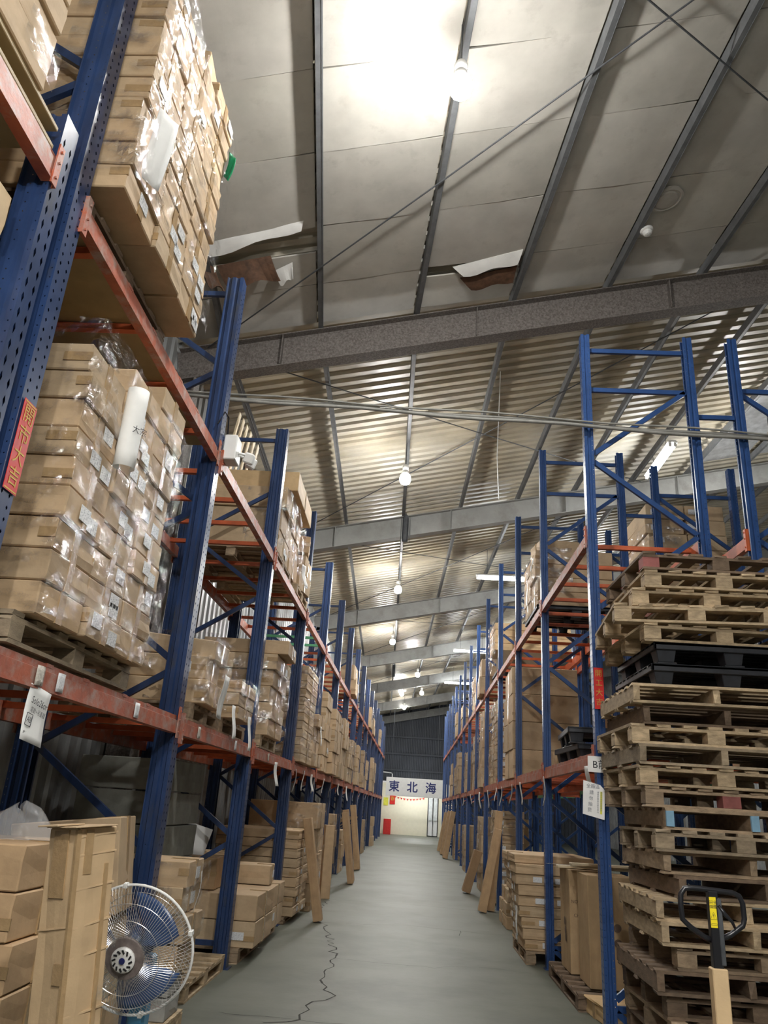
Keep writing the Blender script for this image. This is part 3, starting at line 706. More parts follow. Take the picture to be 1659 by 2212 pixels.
# low foreground rack, upper left corner
o = link('honeycomb_board', MB().box(-.55,.55,-1.15,1.15,0,.022).box(-.55,.55,-1.15,1.15,.10,.122).mesh('honeycomb_board', M['plywood'], bevel=.003), None, (-2.24,1.36,4.088), color=(.72,.66,.52))
tag(o, 'tan paperboard base with a gap between two sheets, on the upper left orange beam', 'board')
mb = MB()
for yy in (-1.0,-.35,.35,1.0): mb.box(-.52,.50,yy-.05,yy+.05,.022,.10)
link('spacer', mb.mesh('spacer', M['card']), o, color=(.5,.5,.5))
stack('pile in the upper left corner', -2.6, -1.68, [.35,2.34], 4.212, .165, 5, jx=.004, tape=False, tint=(.98,.98,.97))
film('scrap of clear film on the corner of the pile in the upper left corner', -1.80, -1.672, 2.12, 2.345, 4.24, 4.45, both=False)
stack('pile at the left edge beside the slotted post', -2.6, -1.78, [.9,2.47], 2.13, .205, 8, jx=.01, tint=(1.12,1.12,1.06))
# paper tags on the near left beam
p = paper(-1.655, 3.395, 1.895, .19, .235, 'white handwritten tag hanging from the nearest left lower beam', tilt=.0, curl=.015, name='paper_tag', cat='tag')
p.rotation_euler = (0, .13, math.pi/2)
for body, size, u, v in (('Solo26or', .042, 0, -.065), ('電動+吊重器', .026, .005, -.105), ('AB', .034, -.055, -.148), ('25', .055, .042, -.190), ('數量', .026, -.055, -.208)):
    lettering(body, size, M['ink'], p, (u,-.009,v), (math.pi/2,0,0), shear=.15)
mb = MB()
for a, c in (((-.083,-.172),(-.030,-.172)),((-.030,-.172),(-.030,-.122)),((-.030,-.122),(-.083,-.122)),((-.083,-.122),(-.083,-.172))): mb.bar((a[0],-.009,a[1]),(c[0],-.009,c[1]),.002,.002)
link('lettering', mb.mesh('lettering', M['ink']), p)
for i, (y, mm, lb) in enumerate(((3.35,'cleartape','dull tape patch on the nearest left lower beam above the handwritten tag'), (3.56,'label','silver sticker on the nearest left lower beam, right of the tape patch'), (4.62,'label','torn silver sticker near the right end of the nearest left lower beam'),
                                 (6.05,'cleartape','tape scrap on the second left lower beam, near end'), (7.35,'label','torn sticker on the second left lower beam, far end'), (9.1,'cleartape','tape scrap on the third left lower beam'))):
    o = link('beam_sticker', MB().grid(lambda u, v: ((.006*math.sin(u*3)), (u-.5)*.075, (v-.5)*.085), 4, 4).mesh('beam_sticker', M[mm], smooth=True, fix=False), None, (-1.652,y,1.945)); tag(o, lb, 'sticker', 'beam stickers')
    o.modifiers.new('thickness','SOLIDIFY').thickness = .002
# red couplet on the left post, red couplet on the right post
t = thing('red_couplet', 'red paper strip with gold characters on the near left post', 'couplet', (-1.664,2.785,2.985))
link('paper_strip', MB().box(0,.002,-.052,.052,-.40,0).mesh('paper_strip', M['red']), t)
for i, ch in enumerate('開市大吉'): lettering(ch, .088, M['gold'], t, (.004,0,-.062-.092*i), FX)
for zz in (-.008,-.392): link('gold_border', MB().box(.002,.003,-.045,.045,zz-.003,zz+.003).mesh('gold_border', M['gold']), t)
t = thing('red_couplet', 'red glossy paper strip on the nearest right post', 'couplet', (1.53,6.655,2.715))
link('paper_strip', MB().box(-.040,.040,-.002,0,-.345,0).mesh('paper_strip', M['red']), t)
for i, ch in enumerate('開工大吉'): lettering(ch, .062, M['gold'], t, (0,-.004,-.05-.08*i), FY)
# signs on the right post
t = thing('row_sign', 'white paper sign reading B on the nearest right post', 'sign', (1.50,6.648,1.99), (0,.02,0))
link('paper_strip', MB().box(-.085,.085,-.002,0,-.125,0).mesh('paper_strip', M['paper']), t)
lettering('B前', .078, M['ink'], t, (.012,-.004,-.068), FY)
t = thing('no_smoking_notice', 'tilted white notice with a yellow line taped to the nearest right post', 'notice', (1.372,6.64,1.80), (0,.05,0))
link('paper_strip', MB().prism([(0,0),(.135,-.025),(.172,-.06),(.172,-.285),(-.0,-.255)], -.002, 0, 'y').mesh('paper_strip', M['paper'], fix=True), t, color=(1.12,1.12,1.14))
lettering('全廠區', .036, M['greyink'], t, (.078,-.004,-.042), FY)
for i, ch in enumerate('請勿抽菸'): lettering(ch, .034, M['greyink'], t, (.066-.004*i,-.004,-.090-.044*i), FY)
link('highlight', MB().box(.136,.152,-.0035,-.002,-.245,-.075).mesh('highlight', M['hilite']), t)
for x, body in ((.144,'違者依規定罰款處分'), (.118,'請將菸蒂丟入菸灰缸內')):
    for i, ch in enumerate(body): lettering(ch, .015, M['greyink'], t, (x,-.0045,-.085-.0165*i), FY)

# emergency light at the second left post
t = thing('emergency_light', 'white twin-head emergency light on the second left post', 'emergency light', (-1.645,5.66,4.17))
link('battery_box', MB().box(-.02,.09,-.06,.10,-.12,.10).mesh('battery_box', M['white'], bevel=.008), t)
for s in (0,1):
    link('lamp_arm', MB().tube([(.09,.02+.05*s,-.03),(.14,.05+.07*s,-.03)], .012, 8).mesh('lamp_arm', M['white']), t)
    link('lamp_head', MB().box(-.04,.04,-.035,.035,-.045,.045).mesh('lamp_head', M['white'], bevel=.012), t, (.17,.08+.10*s,-.05), (.2,.3,.4*s))
t = link('power_cord', MB().tube([(-1.64,5.60,4.27),(-1.64,5.56,4.40),(-1.66,5.50,4.42),(-1.70,5.48,4.30)], .006, 6).mesh('power_cord', M['black'])); tag(t, 'black cord looped over the second left post above the emergency light', 'cord')

# conduits crossing the aisle high up
for i, (dz, dy, lb) in enumerate(((0,0,'lowest grey conduit strung across the aisle'), (.030,.02,'middle grey conduit strung across the aisle'), (.055,-.01,'upper thin grey conduit strung across the aisle'))):
    P = [(-3.1+.4*k, 6.60+dy, 5.20-.018*k+dz+.012*math.sin(k*1.3+i)) for k in range(20)]
    P = [(x, y, z) for x, y, z in P]
    o = link('conduit', MB().tube(P, .017 if i < 2 else .010, 8).mesh('conduit', M['grey'], smooth=True), color=(.8,.8,.8)); tag(o, lb, 'conduit', 'conduits across the aisle')
t = link('hanging_cable', MB().tube([(1.02,9.9,7.6),(1.0,9.9,6.9),(.98,9.9,6.2),(1.02,10.0,5.6),(1.0,10.3,7.2)][:4], .006, 6).mesh('hanging_cable', M['white'])); tag(t, 'thin white cable hanging from the roof beyond the conduits', 'cable')

# ------------------------------------------------------------------ left floor level, foreground
t = carton(-1.03, 2.90, .008, .16, .165, 1.37, 'tall creased narrow carton standing on the floor beside the fan', None, 0, None, None, (1.05,1.03,.98),
           rot=(Matrix.Rotation(-.09,3,'Y') @ Matrix.Rotation(math.radians(-32),3,'Z')).to_euler())
for z in (.12,.31,.55,.62,.80,.97,1.06,1.17,1.27,1.33):
    link('crease', MB().bar((.0815,-.080,z+rnd.uniform(-.01,.01)),(.0815,.080,z+.02),.004,.006).mesh('crease', M['card']), t, color=(1.12,1.1,1.05))
for z in (.31,.62,1.06):
    link('crease', MB().bar((-.078,-.084,z-.01),(.078,-.084,z+.006),.004,.005).mesh('crease', M['card']), t, color=(1.12,1.1,1.05))
for bx in ((.080,.0855,.035,.05,.0,1.25), (.074,.0855,-.0875,-.07,.0,1.36), (-.04,.04,-.088,-.084,1.15,1.36), (.078,.0856,-.05,-.02,1.22,1.36), (.02,.0853,-.0875,-.083,.55,.62), (.03,.0853,-.0875,-.083,.72,.79), (.03,.0853,-.0875,-.083,.9,.96)):
    link('packing_tape', MB().box(*bx).mesh('packing_tape', M['tape']), t)
link('flap', MB().box(-.082,.082,-.085,.085,1.37,1.374).mesh('flap', M['card'], bevel=.001), t, (0,0,0), (.02,.02,.0), color=(.95,.95,.95))
link('flap', MB().box(-.082,.03,-.088,.02,1.376,1.381).mesh('flap', M['card'], bevel=.001), t, (0,0,0), (.03,.0,.0), color=(.95,.95,.95))
film('clear wrap scraps at the edge of the tall narrow carton', -1.05, -.965, 2.86, 2.99, .2, 1.2, both=False)
bpy.context.view_layer.update()
pal(-2.7, -1.62, 3.42, 4.6, 0, 'wooden pallet at floor level at the lower left, mostly hidden', along='x')
stack('floor pile at the lower left edge', -2.62, -1.62, [3.50,4.1], .135, .188, 6, jx=.02, tint=(1.0,.92,.84))
mb = MB()
def bag(u, v):
    a = u*2*math.pi; r = (.12*(1-v)**.6+.01)*(1+.25*math.sin(3*a)+.12*math.sin(7*a+2))
    p = Vector((r*1.5*math.cos(a), r*math.sin(a), .12*v*(1+.3*math.sin(2*a))+.004))
    d = noise.noise_vector(p*14)*.022*(.3+v); p += d; p.z = max(.004, p.z); return p[:]
mb.grid(bag, 28, 9)
t = link('plastic_bag', mb.mesh('plastic_bag', None, smooth=True, fix=False), None, (-1.80,3.72,1.264)); t.data.materials.append(M['bag']); tag(t, 'crumpled clear plastic bag on top of the floor pile at the lower left', 'bag')
carton(-1.98, 5.0, .80, .62, .42, .52, 'tilted carton behind the tall narrow carton, against the second left post', None, .1, True, rot=(0,-.12,.12))
carton(-2.0, 4.95, .0, .66, .60, .38, 'low carton under the tilted carton by the second left post', None, 0, True)
carton(-2.0, 4.95, .385, .60, .56, .40, 'middle carton under the tilted carton by the second left post', None, .05, True)
# behind the fan
pal(-2.5, -1.50, 5.64, 6.06, 0, 'small pallet behind the fan', tone=LIGHT, along='x')
for i, (z, h) in enumerate(((.135,.13),(.27,.12))):
    carton(-1.98, 5.83, z, .92, .32, h, f'flat grey carton behind the fan, {"lower" if i == 0 else "upper"} one', 'grey cartons behind the fan', .03*i, None, None, (1.1,1.1,1.1), 'grey')
for i, z in enumerate((.395,.57,.745,.905)):
    o = carton(-1.96+.03*math.sin(i*2), 5.93, z, .92, .46, .165, f'bulging carton behind the fan, {ORD[i+1]} from the bottom', 'bulging cartons behind the fan', rnd.uniform(-.08,.08), True, (.1,.5) if i > 1 else None)
film('crumpled wrap over the bulging cartons behind the fan', -2.3, -1.47, 5.69, 6.15, .6, 1.06)
paper(-1.462, 5.93, 1.0, .09, .26, 'white note hanging on the bulging cartons behind the fan', curl=.03)

# ------------------------------------------------------------------ pedestal fan
def make_fan():
    ctr = Vector((-1.07,3.40,.92)); n = Vector((-.02,-.80,-.19)).normalized()
    t = thing('pedestal_fan', 'light blue pedestal fan with a round wire cage on the floor at lower left', 'fan', (ctr.x+.03, ctr.y+.16, 0))
    q = Vector((0,0,1)).rotation_difference(n)
    head = lambda me, nm, loc=(0,0,0): None
    Rm = q.to_matrix().to_4x4(); Rm.translation = ctr - Vector(t.location)
    def put(nm, mb, m, smooth=False):
        mb.v = [tuple(Rm @ Vector(p)) for p in mb.v]; return link(nm, mb.mesh(nm, M[m], smooth=smooth), t)
    RR = .24
    for nm, sgn in (('front_grille', 1), ('rear_grille', -1)):
        mb = MB(); nw = 110 if sgn > 0 else 64
        for i in range(nw):
            a = 2*math.pi*i/nw; tw = .35*sgn
            P = []
            for s in (.0,.35,.7,.9,1.0):
                r = .05+(RR-.05)*s; z = sgn*(.085 - .075*s**3.2); P.append((r*math.cos(a+tw*s*.4), r*math.sin(a+tw*s*.4), z))
            mb.tube(P, .0010, 4, cap=False)
        for r, z in ((.135,.082),(.19,.062)):
            mb.tube([(r*math.cos(2*math.pi*i/40), r*math.sin(2*math.pi*i/40), sgn*z) for i in range(41)], .0013, 4, cap=False)
        g = put(nm, mb, 'chrome'); g['kind'] = 'stuff'
    put('cage_ring', MB().tube([(RR*math.cos(2*math.pi*i/48), RR*math.sin(2*math.pi*i/48), 0) for i in range(49)], .0055, 8, cap=False), 'white', True)
    for a in (.3,1.75,3.3,4.9): put('clip', MB().box(RR*math.cos(a)-.008, RR*math.cos(a)+.008, RR*math.sin(a)-.008, RR*math.sin(a)+.008, -.012,.012), 'white')
    put('dusty_plate', MB().lathe([(.078,.078),(.075,.088),(.045,.092),(.01,.092)], 28), 'rust')
    put('hub_badge', MB().lathe([(.046,.092),(.047,.10),(.040,.106),(.01,.107)], 24), 'white')
    mb = MB()
    for i in range(12):
        a = 2*math.pi*i/12; c, s_ = math.cos(a), math.sin(a); mb.bar((.027*math.cos(a-.25),.027*math.sin(a-.25),.107),(.039*c,.039*s_,.106),.006,.006)
    put('badge_slot', mb, 'black')
    put('badge_centre', MB().lathe([(.012,.1075),(.011,.111),(.002,.111)], 16), 'navy')
    for k in range(3):
        a0 = 2*math.pi*k/3 + .75
        def blade(u, v):
            r = .04+.165*v; half = .18+.50*math.sin(min(1,v*1.15)*math.pi*.62); a = a0+(u-.5)*2*half+.25*v
            return (r*math.cos(a), r*math.sin(a), .03-.055*u+.006*math.sin(v*3))
        mb = MB().grid(blade, 10, 8); o = put('blade', mb, 'fanblade', True); md = o.modifiers.new('thickness','SOLIDIFY'); md.thickness = .002
    put('hub', MB().lathe([(.0,.04),(.035,.04),(.045,.02),(.045,-.02)], 20), 'fanblade')
    put('motor', MB().lathe([(.03,-.06),(.06,-.085),(.065,-.14),(.045,-.17),(.01,-.18)], 22), 'fanblade', True)
    base = lambda x, y, z: (x, y, z)
    link('neck', MB().box(-.035,.035,-.03,.05,.60,.88).mesh('neck', M['lblue'], bevel=.01), t, (-.02,.0,0))
    link('pole', MB().tube([(-.02,0,.03),(-.02,0,.40)], .024, 14).tube([(-.02,0,.40),(-.02,0,.66)], .018, 14).mesh('pole', M['lblue'], smooth=True), t)
    link('base', MB().lathe([(.20,0),(.20,.02),(.12,.04),(.03,.055)], 32).mesh('base', M['lblue']), t, (-.02,0,0))
    link('cord', MB().tube([(-.02,.04,.62),(.06,.06,.45),(.08,.05,.2),(.05,.2,.01),(-.3,.4,.008)], .004, 6).mesh('cord', M['black']), t)
make_fan()

# ------------------------------------------------------------------ left rack, second bay
pal(-2.72, -1.68, 6.78, 8.10, 0, 'bare light pallet on the floor in the second left bay', tone=LIGHT, along='x')
for i in range(6):
    carton(-2.52, 7.55, .14+.275*i, .85, .95, .265, f'dusty grey crate by the left wall, {ORD[i+1]} from the bottom', 'grey crates by the left wall', rnd.uniform(-.04,.04), None, None, (.9,.92,.88), 'grey', kind='crate', cat='crate')
o = link('foam_sheet', MB().box(-.16,.16,-.012,.012,0,.30).mesh('foam_sheet', M['white'], bevel=.003), None, (-2.36,8.86,.912), (-.2,.25,.2)); tag(o, 'white foam sheet standing tilted on the dark-ended carton, third left bay', 'sheet')
pal(-2.72, -1.70, 5.88, 6.80, 2.02, 'pallet with a wavy paper sheet in the second left bay, lower shelf', tone=MID, along='x', h=.13)
o = carton(-2.12, 6.22, 2.155, 1.0, .56, .18, 'brown carton on the near pallet of the second left bay, lower shelf', None, .02, True)
near_label(o, 1.0, .56, .18, .28, .5, .10, .07)
o = carton(-2.10, 6.24, 2.345, .86, .50, .18, 'second carton up on the near pallet of the second left bay, labelled', None, .04, True); near_label(o, .86, .50, .18, .30, .5, .11, .08)
carton(-2.02, 6.32, 2.55, .78, .52, .15, 'top tilted film-wrapped carton on the near pallet of the second left bay', None, 0, True, rot=(.05,.07,.05))
film('shiny film on the near carton pile of the second left bay', -2.5, -1.60, 5.95, 6.55, 2.17, 2.70, amp=.02)
pal(-2.72, -1.72, 6.92, 7.98, 2.02, 'second pallet of the second left bay, lower shelf', tone=MID, along='x')
stack('far carton pile of the second left bay', -2.45, -1.57, [6.96,7.62], 2.155, .112, 3, jx=.03)
film('film on the far carton pile of the second left bay', -2.2, -1.54, 6.95, 7.64, 2.16, 2.49, amp=.014)
for y, z, wd, ht, lb in ((6.28,2.42,.16,.34,'large white note hanging on the near carton pile of the second left bay'), (6.62,2.22,.09,.27,'narrow white note hanging beside the pallet of the second left bay'), (7.30,2.20,.085,.30,'white strip hanging over the second left lower beam')):
    paper(-1.545, y, z, wd, ht, lb, curl=.04, tilt=.06)

# ------------------------------------------------------------------ left rack, third bay
pal(-2.72, -1.62, 8.42, 9.52, 0, 'pallet under the floor cartons of the third left bay, near one', along='x')
pal(-2.72, -1.62, 9.60, 10.60, 0, 'pallet under the floor cartons of the third left bay, far one', along='x')
stack('third left bay floor pile, near pallet', -2.5, -1.49, [8.45,9.45], .135, .235, 2, near=1., jx=.02)
stack('third left bay floor pile, far pallet', -2.5, -1.52, [9.55,10.45], .135, .225, 2, stick=.6, jx=.02)
o = carton(-2.30, 8.98, .607, .62, .72, .30, 'dark-ended carton on top of the near floor pile of the third left bay', None, .03, True, tint=(.8,.72,.62)); near_label(o, .62, .72, .30, -.3, .6)
carton(-1.84, 9.72, .60, .52, .42, .20, 'small carton on the far floor pile of the third left bay', None, .06, True, (.2,.5))
carton(-2.3, 9.8, .60, .40, .40, .30, 'square carton at the back of the far floor pile of the third left bay', None, 0, True)
pal(-2.72, -1.68, 8.62, 9.62, 2.02, 'light pallet under the wrapped carton pile of the third left bay, lower shelf', tone=LIGHT, along='x')
stack('third left bay lower-shelf pile', -2.55, -1.62, [8.66,9.56], 2.155, .178, 5, look='wrapped brown', stick=.3, near=.4, jx=.035, jy=.03)
o = carton(-1.98, 9.02, 3.05, .98, .66, .155, 'long carton on top of the wrapped pile of the third left bay, sticking out', None, .02, True, (.2,.6)); near_label(o, .98,.66,.155,.1,.55)
film('glossy film on the third left bay lower-shelf pile', -2.5, -1.585, 8.65, 9.58, 2.2, 3.0, amp=.028)
pal(-2.74, -1.70, 8.36, 9.56, 4.085, 'pallet under the upper shelf cartons of the third left bay, near one', tone=MID, along='x')
stack('third left upper-shelf pile', -2.72, -1.70, [8.50,9.30,10.1], 4.222, .27, 3, look='film-wrapped brown', stick=.4, jx=.04, jy=.02)
carton(-2.15, 9.30, 5.035, 1.16, 1.36, .25, 'big wide carton topping the third left upper-shelf pile', None, .01, True, tint=(1.15,1.1,.95))
film('film on the third left upper-shelf pile', -2.4, -1.64, 8.52, 10.1, 4.25, 5.0, amp=.03)
pal(-2.74, -1.66, 9.86, 10.92, 4.085, 'pallet under the leaning cartons on the upper shelf of the third left bay, far one', tone=LIGHT, along='x')
for i, (y, z, lb) in enumerate(((10.45,4.225,'lower'),(10.5,4.49,'middle'),(10.42,4.77,'upper'))):
    carton(-2.0, y, z, .72, .55, .24, f'{lb} carton of the leaning trio on the upper shelf of the third left bay', 'leaning trio of cartons', .12*(i-1), True, (.1,.5), rot=(0,.03*i,.15*(i-1)))
paper(-1.61, 10.0, 4.50, .12, .30, 'white paper dangling under the upper shelf cartons of the third left bay', curl=.06)
for i in range(6):
    o = link('white_board', MB().box(-.006,.006,-.06,.06,0,.85-.09*i).mesh('white_board', M['plywood'], bevel=.001), None, (-2.56+.07*i, 8.78, 5.288), (.04,.14,.1), color=(1.25,1.25,1.2)); tag(o, f'thin white board standing on the big wide carton, {ORD[i+1]} from the wall', 'board', 'white boards on the upper left carton')

# ------------------------------------------------------------------ left rack, fourth and fifth bay
stack('fourth left bay floor pile', -2.62, -1.50, [11.20,12.35], .09, .116, 9, look='long thin brown', stick=.8, jx=.012)
pal(-2.72, -1.6, 11.15, 12.4, 0, 'pallet under the long thin cartons on the floor of the fourth left bay', h=.088, along='x')
stack('second floor pile of the fourth left bay', -2.5, -1.45, [12.55,13.5], .0, .375, 4, look='film-wrapped', jx=.03)
film('dull film on the wrapped floor pile of the fourth left bay', -2.45, -1.41, 12.54, 13.52, .5, 1.5, amp=.03)
stack('tall pile on the fourth left lower shelf', -2.66, -1.60, [11.30,12.45], 2.025, .112, 12, look='flat brown', near=.15, jx=.012)
film('long glossy film on the tall flat carton pile of the fourth left bay', -2.5, -1.55, 11.28, 12.48, 2.05, 3.40, amp=.04)
stack('small tilted pile on the fourth left lower shelf', -2.3, -1.58, [12.65,13.45], 2.03, .20, 4, jx=.05, jy=.04)
paper(-1.545, 12.95, 2.66, .10, .30, 'white note on the small tilted pile of the fourth left bay', curl=.03)
stack('near pile on the fifth left lower shelf', -2.6, -1.60, [14.0,15.0], 2.02, .27, 5, near=.4, stick=.3, jx=.02)
stack('far pile on the fifth left lower shelf', -2.6, -1.56, [15.2,16.2], 2.02, .20, 6, jx=.05, look='taped')
stack('floor pile of the fifth left bay', -2.6, -1.58, [14.0,15.2], .0, .24, 5, jx=.03, stick=.3)
carton(-1.42, 14.4, 0, .16, .16, 1.15, 'carton tube standing on the floor before the fifth left bay', None, .3, None)

# ------------------------------------------------------------------ farther left bays
def far_bay(side, i, y0, y1, lvl, n=2, dens=1.):
    z0, zn = {'floor': (0,'floor'), 'lower': (2.02,'lower shelf'), 'upper': (4.09 if side == 'L' else 3.97,'upper shelf')}[lvl]
    W = 'left' if side == 'L' else 'right'
    for j in range(n):
        if rnd.random() > dens: continue
        ya = y0+.22+j*(y1-y0-.3)/n; yb = ya+rnd.uniform(.85,1.08)
        h = rnd.uniform(.30,.42); rows = (4 if i < 7 else 3) if lvl != 'upper' else 2
        xa, xb = (-2.6, -1.60+rnd.uniform(-.05,.06)) if side == 'L' else (1.46+rnd.uniform(-.06,.05), 2.45)
        pl = f'{"nearer" if j == 0 else "farther"} {zn.replace(" ","-")} pile, {ORD[i]} {W} bay' if n > 1 else f'{zn.replace(" ","-")} pile of the {ORD[i]} {W} bay'
        stack(pl, xa, xb, [ya,yb], z0, h, rows, jx=.03, tape=i < 10, stick=.3 if i < 9 else 0, side=side)
        if rnd.random() < .55: film(f'film on the {pl}', xa-.02, xb+.03, ya-.02, yb+.02, z0+.15, z0+h*rows, side=side, both=False, amp=.03)
for i in range(5, 12):
    far_bay('L', i+1, YL[i], YL[i+1], 'lower', 2 if i < 7 else 1, .9)
    far_bay('L', i+1, YL[i], YL[i+1], 'floor', 1, .85)
for i in (6,9,10,12): far_bay('L', i+1, YL[i], YL[i+1], 'upper', 1)

# leaning long cartons along the aisle
def leaner(x, y, wx, wy, L, lean, label, yaw=0., tint=None):
    return carton(x, y, .004 + abs(math.sin(lean))*wx/2, wx, wy, L, label, 'long cartons leaning on the racks', 0, None, None, tint or (.92,.85,.78), rot=(0, lean, yaw))
leaner(-1.20, 11.6, .12, .16, 1.30, -.20, 'long narrow carton leaning on the left rack, nearest one')
leaner(-1.18, 17.2, .12, .22, 1.35, -.16, 'long narrow carton leaning on the left rack, second one')
leaner(-1.20, 17.7, .12, .22, 1.40, -.16, 'long narrow carton leaning on the left rack, right behind the second one')
leaner(-1.30, 21.0, .14, .30, 1.5, -.14, 'wide leaning carton far along the left rack')
leaner(1.20, 14.0, .13, .17, 1.28, .20, 'long narrow carton leaning on the right rack, left one of the pair')
leaner(1.36, 14.25, .12, .15, 1.55, .09, 'long narrow carton leaning on the right rack, right one of the pair')
leaner(1.13, 17.0, .16, .30, .80, .30, 'short dark carton leaning on the right rack behind the pair', tint=(.6,.52,.46))
leaner(1.17, 28.4, .16, .5, 1.5, .16, 'wide carton leaning far along the right rack')
leaner(1.15, 30.6, .16, .5, 1.5, .17, 'wide carton leaning far along the right rack, behind another')
leaner(1.12, 33.0, .16, .5, 1.45, .18, 'last wide carton leaning far along the right rack')

# ------------------------------------------------------------------ right rack loads
# floor, first bay: two upright cartons on a low pallet, boards on top
pal(1.46, 2.45, 7.55, 9.05, .0, 'dark pallet under the two upright cartons in the first right bay', tone=DARK, along='x')
uc = carton(1.76, 8.62, .135, .40, .50, .90, 'upright carton with faded print by the second right post', 'upright cartons', 0, None, None, (.86,.82,.74), side='R')
uc2 = carton(1.82, 7.98, .135, .42, .46, .90, 'upright carton with dark spots just behind the nearest right post', 'upright cartons', 0, None, None, (.86,.82,.74), side='R')
def prints(c, wx, wy, items):
    for body, size, u, z, m in items: lettering(body, size, M[m], c, (u, -wy/2-.008, z), FY)
prints(uc, .40, .50, (('NO.2238', .042, -.105, .62, 'brownink'), ('CHINA', .040, -.10, .50, 'brownink')))
prints(uc2, .42, .46, (('●', .09, .04, .48, 'brownink'), ('●', .09, .04, .36, 'brownink')))
for z in (.42,.34,.28): lettering('●', .10, M['brownink'], uc, (-.2085,-.05+.3*(z-.34),z), (math.pi/2,0,-math.pi/2))
for i, (x, y, l, rz) in enumerate(((2.05,8.55,1.15,.02),(2.10,8.30,1.05,-.03),(2.04,8.2,1.0,.06))):
    o = link('loose_board', MB().box(-l/2,l/2,-.06,.06,0,.022).mesh('loose_board', M['plywood'], bevel=.003), None, (x,y,1.04+.0235*i), (0,0,rz)); tag(o, f'pale board lying on the upright cartons, {ORD[i+1]} from the far side', 'board', 'boards on the upright cartons')
o = paper(1.62, 8.62, 1.066, .34, .30, 'white sheet lying on the carton by the second right post', face='F', curl=.01); o.rotation_euler = (math.pi/2-.02,0,.1)
o = carton(1.72, 7.38, .0, .34, .46, .11, 'flattened carton lying on the floor behind the nearest right post', None, .12, True, None, (1.2,1.16,1.0), side='R')
o = carton(1.72, 7.38, .112, .36, .48, .02, 'flat piece of cardboard with red print on the flattened carton', None, .16, None, None, (1.3,1.25,1.1), side='R')
# floor, second bay: labelled stack
pal(1.30, 2.40, 9.56, 10.72, 0, 'pallet under the labelled carton stack at the second right post', along='x')
for r in range(8):
    x0 = 1.285-.014*r
    o = carton(x0+.5, 10.10+rnd.uniform(-.015,.015), .135+.108*r, 1.0, 1.05, .105, f'flat labelled carton at the second right post, {ORD[r+1]} from the bottom', 'labelled flat cartons', rnd.uniform(-.02,.02), True, [(rnd.uniform(-.3,.3),.5)], None, side='R')
    if r % 2 == 0: near_label(o, 1.0, 1.05, .105, -.26, .55, .10, .055); near_label(o, 1.0, 1.05, .105, -.03, .5, .08, .055)
carton(1.62, 10.15, .135+.108*8, .9, 1.0, .09, 'top carton of the labelled stack at the second right post', None, .03, True, side='R')
paper(1.192, 9.80, .98, .06, .28, 'white strip hanging on the side of the labelled stack, upper', face='R', curl=.02)
paper(1.236, 9.80, .55, .06, .30, 'white strip hanging on the side of the labelled stack, lower', face='R', curl=.02)
stack('small floor pile behind the leaning pair on the right', 1.40, 2.3, [12.2,13.2], .0, .17, 3, side='R', jx=.03)
# fourth bay (floor and lower shelf): tall labelled piles under film
for z0, rows, nm in ((.05,11,'floor'), (2.03,11,'lower shelf')):
    stack(f'tall fourth right bay {nm} pile', 1.52, 2.02, [14.95,16.05], z0, .138, rows, side='R', near=.75, stick=.4, look='labelled')
    film(f'glossy film down the side of the tall {nm} pile of the fourth right bay', 1.50, 2.0, 14.93, 16.08, z0+.1, z0+1.5, 'R', amp=.05)
stack('second row on the fourth right lower shelf', 2.04, 2.52, [14.95,16.05], 2.03, .152, 10, side='R', near=.5, look='labelled')
# lower shelf, first and second bay
plastic_pallet(2.03, 8.25, 2.03, 1.0, 1.0, 'black plastic pallet lying on the first right lower shelf, bottom one', .05)
plastic_pallet(2.02, 8.28, 2.19, 1.0, 1.0, 'black plastic pallet lying on the first right lower shelf, top one', -.08)
carton(1.75, 8.95, 2.03, .35, .30, .16, 'small carton beside the black pallets on the first right lower shelf', None, .2, True, side='R')
# upper shelf loads
plastic_pallet(2.05, 10.55, 3.965, 1.05, 1.15, 'black plastic pallet under the second right upper-shelf pile')
stack('second right upper-shelf pile', 1.53, 2.55, [9.98,10.55,11.12], 4.12, .19, 4, look='wrapped brown', side='R', jx=.03, near=.2, stick=.4)
carton(1.85, 10.4, 4.885, .55, .5, .20, 'small carton on top of the second right upper-shelf pile', None, .15, True, side='R')
film('glossy film on the second right upper-shelf pile', 1.50, 2.5, 9.96, 11.14, 4.15, 4.9, 'R', amp=.03)
plastic_pallet(2.05, 15.5, 3.965, 1.05, 1.15, 'black plastic pallet under the pale cartons on the fourth right upper shelf')
carton(2.1, 15.5, 4.12, 1.0, 1.0, .36, 'dark wrapped carton under the pale cartons on the fourth right upper shelf', None, 0, None, None, (.35,.33,.32), side='R')
stack('fourth right upper-shelf pile', 1.47, 2.95, [15.0,16.0], 4.485, .135, 4, look='pale long', side='R', tint=(1.45,1.42,1.3), jx=.008, tape=False)
film('film on the side of the pale long cartons on the right', 1.45, 2.9, 14.98, 16.02, 4.1, 5.05, 'R', both=False, amp=.05)
for i in (4,5,7,8): far_bay('R', i+1, YR[i], YR[i+1], 'upper', 1)
for i in range(4, 10):
    far_bay('R', i+1, YR[i], YR[i+1], 'lower', 1, .95)
    if i % 2 == 0: far_bay('R', i+1, YR[i], YR[i+1], 'floor', 1, 1)
far_bay('R', 3, YR[2], YR[3], 'lower', 1, 1.)
